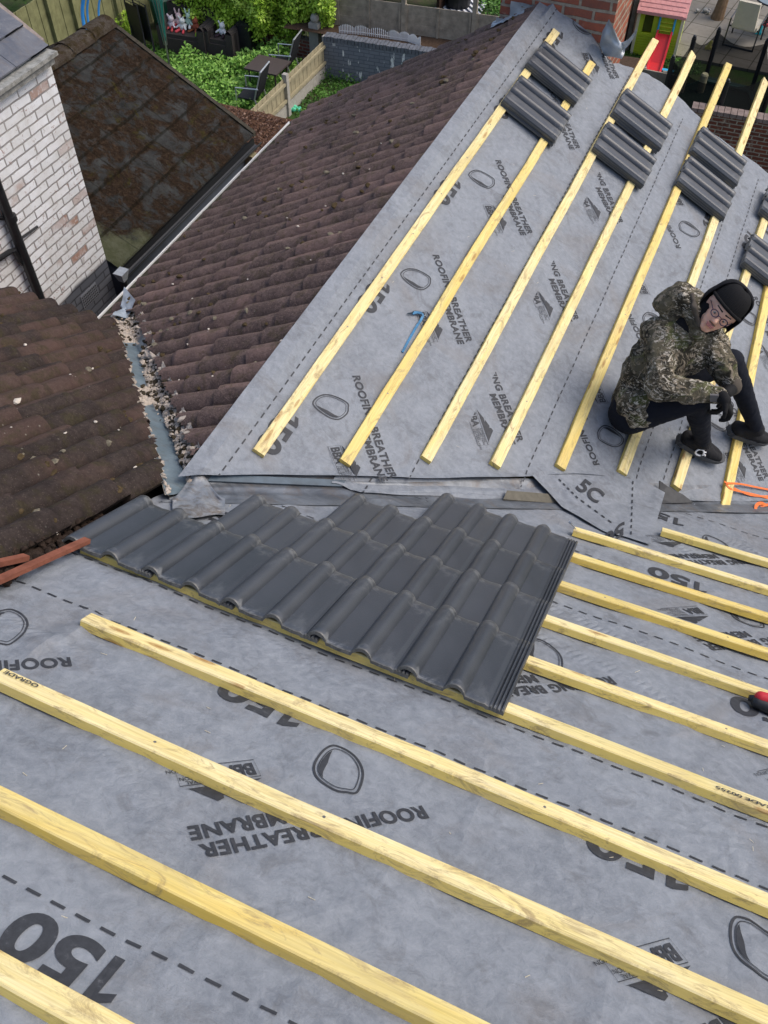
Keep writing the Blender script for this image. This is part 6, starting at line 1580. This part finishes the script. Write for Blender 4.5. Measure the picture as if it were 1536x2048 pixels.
# shoes
def shoe(heel_px, toe_px, ank, nm):
    hs = uC(*heel_px); ts = uC(*toe_px); a = V(PC(*hs, .034)); t_ = V(PC(*ts, .034)); d = (t_-a).normalized(); L = .300; nrm_ = V(NC); sd_ = nrm_.cross(d).normalized()
    Pn = lambda x, y, z: a+d*x*L+sd_*y+nrm_*z
    m_ = MB(); C2 = m_.capsule
    for x0, x1, w0, w1, z0, z1 in ((.10, .35, .034, .034, .052, .050), (.35, .62, .034, .040, .049, .045), (.62, .86, .041, .034, .042, .037)):
        for sg in (-1, 1): C2(Pn(x0, sg*w0*.45, z0), Pn(x1, sg*w1*.45, z1), .034 if x0 < .5 else .033, .032 if x1 < .8 else .024, 14, 5)
    C2(Pn(.10, 0, .05), ank+nrm_*.0, .036, .046); C2(Pn(.30, 0, .055), Pn(.55, 0, .050), .040, .034)
    C2(ank, Pn(.42, 0, .066), .044, .030)
    up = fuse(m_, 'shoe', UPPER, .006, 4, (.002, 30, 60), wk)
    m_ = MB()
    def rim(x): return .040+.011*math.sin(x*math.pi*.9+.2)-.0 if x < .62 else .051*math.sqrt(max(0.02, 1-((x-.62)/.42)**2))
    n = 26; top, bot = [], []
    for i in range(n+1):
        x = -.02+1.04*i/n; w_ = rim(max(0, x))*(1 if x > .03 else .72); zt_ = .030+.010*(1-x)*math.sin(x*9)**2*.6+(.012*sm((x-.8)/.2)); zb_ = .0+.016*sm((x-.75)/.27)+.006*abs(math.sin(x*14))
        top.append((x, w_, zt_)); bot.append((x, w_*.96, zb_-.004))
    vs = []
    for (x, w_, z), (x2, w2, z2) in zip(top, bot): vs += [Pn(x, -w_, z), Pn(x, w_, z), Pn(x2, w2, z2), Pn(x2, -w2, z2)]
    fs = []
    for i in range(n):
        for j in range(4): fs.append((i*4+j, (i+1)*4+j, (i+1)*4+(j+1) % 4, i*4+(j+1) % 4))
    fs += [(0, 1, 2, 3), (n*4+3, n*4+2, n*4+1, n*4)]; m_.add(vs, fs); sub(m_, 'sole', SOLE, up, False, True)
    m_ = MB()
    for k in range(5):
        x = .42+k*.065; z = .104-.0105*k; m_.tube([Pn(x, -.026, z-.012), Pn(x+.03, 0, z), Pn(x, .026, z-.012)], .0035, 6); m_.tube([Pn(x+.03, -.026, z-.014), Pn(x, 0, z), Pn(x+.03, .026, z-.014)], .0035, 6)
    sub(m_, 'laces', plain('grey_lace', (.030, .031, .034), .8), up)
    return up, Pn
sR, PnR = shoe((1346, 886), (1447, 938), ankR, 'shoe'); sL, PnL = shoe((1447, 868), (1556, 900), ankL, 'shoe')
# white round emblem on the near side of the near shoe
m_ = MB(); ring = [(.40+.078*math.cos(a)*1.0, .048+.021*math.sin(a)) for a in np.linspace(.1, 5.6, 26)]
def onsh(x, z): return PnR(x, -.0560-.002+.012*max(0, (z-.045)/.03), z)
m_.tube([onsh(x, z) for x, z in ring], .0052, 8); m_.tube([onsh(.47, .040), onsh(.515, .052), onsh(.53, .046)], .0045, 6); m_.tube([onsh(.465, .062), onsh(.50, .066)], .004, 6)
sub(m_, 'shoe_emblem', plain('white_print', (.82, .82, .82), .5, .3, 0, .02), sR)
# gloved hands: palm, four curled fingers and a thumb each
def hand(wr, palm_c, fdir, pn_, side, name='glove'):
    """fdir: finger direction; pn_: palm normal (palm faces this way); side: direction towards the thumb"""
    f = fdir.normalized(); n = (pn_-f*pn_.dot(f)).normalized(); s_ = f.cross(n).normalized()
    if s_.dot(side) < 0: s_ = -s_
    m_ = MB(); C2 = m_.capsule; C2(wr, palm_c-f*.035, .036, .030, 14, 5)
    for k in (-1.4, -.5, .5, 1.4): C2(palm_c-f*.035+s_*k*.012, palm_c+f*.040+s_*k*.0165, .0165, .0125, 12, 4)
    lens = {1.4: .90, .5: 1.0, -.5: .95, -1.4: .75}
    for k, L in lens.items():
        q = palm_c+f*.040+s_*k*.0165; a1 = .55+.12*k; d1 = (f*math.cos(a1)+n*math.sin(a1)+s_*k*.05).normalized(); q1 = q+d1*.036*L; a2 = a1+.75; d2 = (f*math.cos(a2)+n*math.sin(a2)).normalized(); q2 = q1+d2*.026*L; a3 = a2+.5; d3 = (f*math.cos(a3)+n*math.sin(a3)).normalized(); q3 = q2+d3*.020*L
        C2(q, q1, .0122, .0110, 10, 4); C2(q1, q2, .0110, .0100, 10, 4); C2(q2, q3, .0100, .0085, 10, 4)
    t0 = palm_c-f*.028+s_*.026; t1 = t0+(f*.6+s_*.8+n*.3).normalized()*.034; t2 = t1+(f*.85+s_*.25+n*.5).normalized()*.030; C2(t0, t1, .015, .0125, 10, 4); C2(t1, t2, .0125, .010, 10, 4)
    return fuse(m_, name, GLOV, .0042, 2, None, wk)
g1 = hand(wrR+(wrR-elR).normalized()*.02, haR+Vector((.01, 0, -.005)), Vector((.55, .10, -.72)), Vector((-.55, -.1, -.55)), Vector((-.2, -1, .0)))
g2 = hand(wrL+(wrL-elL).normalized()*.02, haL+Vector((.0, -.01, -.01)), Vector((.10, -.35, -.85)), Vector((-.8, -.1, -.2)), Vector((.1, -1, .1)))

# ------------------------------------------------------------------ tools and scraps
pbar = thing('pry_bar', 'blue flat pry bar lying against the second batten of the farther slope', 'pry bar', PC(*uC(828, 665), .03)); BLU = plain('blue_enamel', (.010, .12, .25), .4, .5, .2, .5, 60)
m_ = MB(); pp = [uC(*q, .02) for q in [(806, 703), (818, 680), (832, 655), (842, 640), (846, 632), (843, 627), (834, 625), (825, 626)]]
hh = [.010, .011, .012, .014, .018, .020, .018, .014]
ctr = [V(PC(s, y, h)) for (s, y), h in zip(pp, hh)]
for i in range(len(ctr)-1):
    d = (ctr[i+1]-ctr[i]).normalized(); sd_ = V(NC).cross(d).normalized(); a_, b_ = ctr[i], ctr[i+1]; w_ = .0062 if i < 5 else .008; t_ = V(NC)*.005
    m_.hexa([a_-sd_*w_, b_-sd_*w_, b_+sd_*w_, a_+sd_*w_, a_-sd_*w_+t_, b_-sd_*w_+t_, b_+sd_*w_+t_, a_+sd_*w_+t_])
part(m_, 'bar', [BLU], pbar)
m_ = MB()
for k in (-1, 1):
    a_, b_ = V(PC(*uC(826, 626, .02), .026)), V(PC(*uC(817, 627+k*3, .02), .012)); m_.hexa([a_+Vector((0, k*.003, 0)), b_+Vector((0, k*.006, 0)), b_+Vector((0, k*.012, 0)), a_+Vector((0, k*.010, 0)), a_+Vector((0, k*.003, .006)), b_+Vector((0, k*.006, .003)), b_+Vector((0, k*.012, .003)), a_+Vector((0, k*.010, .006))])
part(m_, 'claw', [plain('dark_worn_steel', (.10, .13, .15), .4, .5, .6)], pbar)
# dark scrap of lead/slate at the foot of the seventh batten
m_ = MB(); sc = [uC(*q, .03) for q in [(1318, 962), (1330, 975), (1352, 984), (1362, 992), (1385, 1006), (1340, 1009), (1318, 1008), (1313, 998)]]
lo = [V(PC(s, y, .030+.012*(i % 2))) for i, (s, y) in enumerate(sc)]; m_.add(lo+[q+V(NC)*.006 for q in lo], [tuple(range(8))[::-1], tuple(range(8, 16))]+[(i, (i+1) % 8, 8+(i+1) % 8, 8+i) for i in range(8)])
tag(m_.build('slate_scrap', plain('dark_slate_scrap', (.035, .036, .038), .55, .4, 0, .3)), 'dark crumpled scrap lying over the foot of the seventh rear batten', 'slate scrap')
# black strip at the right
m_ = MB(); a_, b_ = uC(1458, 1032, .02), uC(1545, 1056, .02); m_.beam(PC(*a_, .022), PC(b_[0]+.3, b_[1]+.15, .022), V(PC(.013, -.008)-PC(0, 0)), V(NC)*.008); tag(m_.build('plastic_strip', BLACKP), 'straight black plastic strip lying at the right edge below the last batten', 'plastic strip')
# orange strapping
OR = plain('orange_strap', (.72, .15, .02), .5, .35, 0, .15)
m_ = MB()
def ribbon(px, hs, w=.006):
    c = [V(PC(*uC(*q, h), h)) for q, h in zip(px, hs)]; f = [c[0]]
    n = 6; pts = []
    for i in range(len(c)-1):
        for k in range(n):
            t = k/n; p0 = c[max(0, i-1)]; p1 = c[i]; p2 = c[i+1]; p3 = c[min(len(c)-1, i+2)]
            pts.append(.5*((2*p1)+(p2-p0)*t+(2*p0-5*p1+4*p2-p3)*t*t+(3*p1-p0-3*p2+p3)*t**3))
    pts.append(c[-1]); vs = []
    for i, q in enumerate(pts):
        d = (pts[min(i+1, len(pts)-1)]-pts[max(i-1, 0)]).normalized(); sd_ = d.cross(V(NC)).normalized(); vs += [q-sd_*w, q+sd_*w, q+sd_*w+V(NC)*.0015, q-sd_*w+V(NC)*.0015]
    fs = []
    for i in range(len(pts)-1):
        for j in range(4): fs.append((i*4+j, (i+1)*4+j, (i+1)*4+(j+1) % 4, i*4+(j+1) % 4))
    m_.add(vs, fs)
ribbon([(1449, 962), (1454, 966), (1480, 968), (1510, 974), (1550, 982)], [.038, .042, .03, .02, .02]); ribbon([(1449, 964), (1462, 978), (1490, 985), (1520, 992), (1560, 1004)], [.038, .036, .02, .02, .02]); ribbon([(1452, 968), (1500, 990), (1552, 993)], [.036, .02, .02])
ribbon([(1556, 1050), (1530, 1052), (1518, 1035), (1511, 1018), (1516, 1008), (1528, 1008), (1546, 1022)], [.02, .03, .05, .06, .06, .05, .02], .010); ribbon([(1556, 1012), (1532, 1010), (1522, 1016), (1540, 1030), (1560, 1034)], [.02, .05, .04, .03, .02], .008)
tag(m_.build('orange_strap', OR), 'tangled orange strap round the eighth rear batten at the right edge', 'strap')
# red and black cordless tool poking in at the right
q = V(PA(*uA(1538, 1406, .035), .036)); tl_ = thing('cordless_tool', 'red and black cordless tool poking in at the right picture edge', 'power tool', q); dd = V(PA(1, .06)-PA(0, 0)).normalized(); s2 = V(PA(0, 1)-PA(0, 0))
m_ = MB(); m_.capsule(q-dd*.030+V(NA)*.008, q+dd*.16+V(NA)*.010, .022, .034, 16, 5); part(m_, 'motor_housing', [plain('red_tool_plastic', (.50, .02, .03), .4, .45, 0, .1)], tl_, True)
m_ = MB(); m_.capsule(q-dd*.036-s2*(.012)+V(NA)*(-.008), q+dd*.05-s2*.020-V(NA)*.008, .021, .026, 16, 5); m_.tube([q-dd*.065-V(NA)*.006, q-dd*.035-V(NA)*.004], [.010, .018], 14); part(m_, 'chuck', [BLACKP], tl_, True)
m_ = MB(); m_.capsule(q+dd*.10-s2*.02-V(NA)*.01, q+dd*.13-s2*.13-V(NA)*.015, .022, .022, 12, 4); part(m_, 'handle', [BLACKP], tl_, True); m_ = MB(); m_.box(q+dd*.14-s2*.17-V(NA)*.0, (.08, .06, .05)); part(m_, 'battery', [BLACKP], tl_)
# bent nail in the batten end, nail heads along the battens
m_ = MB(); a_ = V(PA(*uA(1153, 1061, .03), .032)); m_.tube([a_, V(PA(*uA(1146, 1052, .05), .05)), V(PA(*uA(1141, 1048, .06), .062))], .0026, 6); m_.tube([V(PA(*uA(1141, 1048, .06), .062)), V(PA(*uA(1139, 1046, .06), .064))], .006, 8)
tag(m_.build('bent_nail', STEEL), 'bent nail sticking out of the sawn end of a short batten', 'nail')
m_ = MB()
for k, (a, b_) in AE.items():
    xa, sa = uA(*a, TB); xb, sb__ = uA(*b_, TB); dx = (sb__-sa)/(xb-xa)
    for x in (.32, .78, 1.24, 1.70, 2.16, 2.62):
        x += .03*nz(x, k); s = sa+(x-xa)*dx-.026+.006*nz(k, x)
        if x < xa+.02 or (1 < k < 7 and x < 1.55): continue
        m_.tube([PA(x, s, .030), PA(x, s, .0345)], .0042, 8)
for k, (a, b_) in CE.items():
    sa, ya = uC(*a, TB); sb__, yb = uC(*b_, TB); dx = (sb__-sa)/(yb-ya)
    for i in range(12):
        y = ya+.06+i*.42+.03*nz(i, k); 
        if y > yb-.02: break
        m_.tube([PC(sa+(y-ya)*dx, y, .030), PC(sa+(y-ya)*dx, y, .0345)], .0042, 8)
o = part(m_, 'nail_heads', [plain('dull_nail', (.20, .19, .18), .5, .4, .6)], house); o['kind'] = 'stuff'
m_ = MB()
for k in range(120):
    if random.random() < .6: x, s = random.uniform(.1, 2.6), random.uniform(-2.4, .3); q = PA(x, s, .008+hA(x, s))
    else: s, y = random.uniform(.1, 2.8), random.uniform(1.0, 4.8); q = PC(s, max(y, s), .008)
    an = random.random()*6.28; L = random.uniform(.003, .010); d = np.array([math.cos(an), math.sin(an), 0])*L; m_.tube([q-d, q+d], .0008, 4)
tag(m_.build('wood_splinters', plain('pale_splinter', (.62, .56, .42))), 'tiny pale wood splinters and nails scattered on the membrane', 'splinters', kind='stuff')

def stamp(k, px, L, txt, edge):
    (a, b_) = AE[k]; xa, sa = uA(*a, TB); xb, sb__ = uA(*b_, TB); dx = (sb__-sa)/(xb-xa); x0 = uA(*px, TB)[0]
    vs, fs = text2d(txt, 1.0, .02); W_ = max(v[0] for v in vs); mb = MB(); P_ = []
    for x, y in vs: X = x0+L-x/W_*L; P_.append(PA(X, sa+(X-xa)*dx-.014-edge-(y/.72)*.013, .004+TB+.0042))
    mb.add(P_, [f if (Vector(P_[f[1]])-Vector(P_[f[0]])).cross(Vector(P_[f[2]])-Vector(P_[f[0]])).z > 0 else tuple(f)[::-1] for f in fs]); part(mb, 'grade_stamp', [INK], house)
stamp(8, (14, 1345), .105, 'OGRADE', .0); stamp(6, (1430, 1575), .20, 'OGRADE 00255', .0)
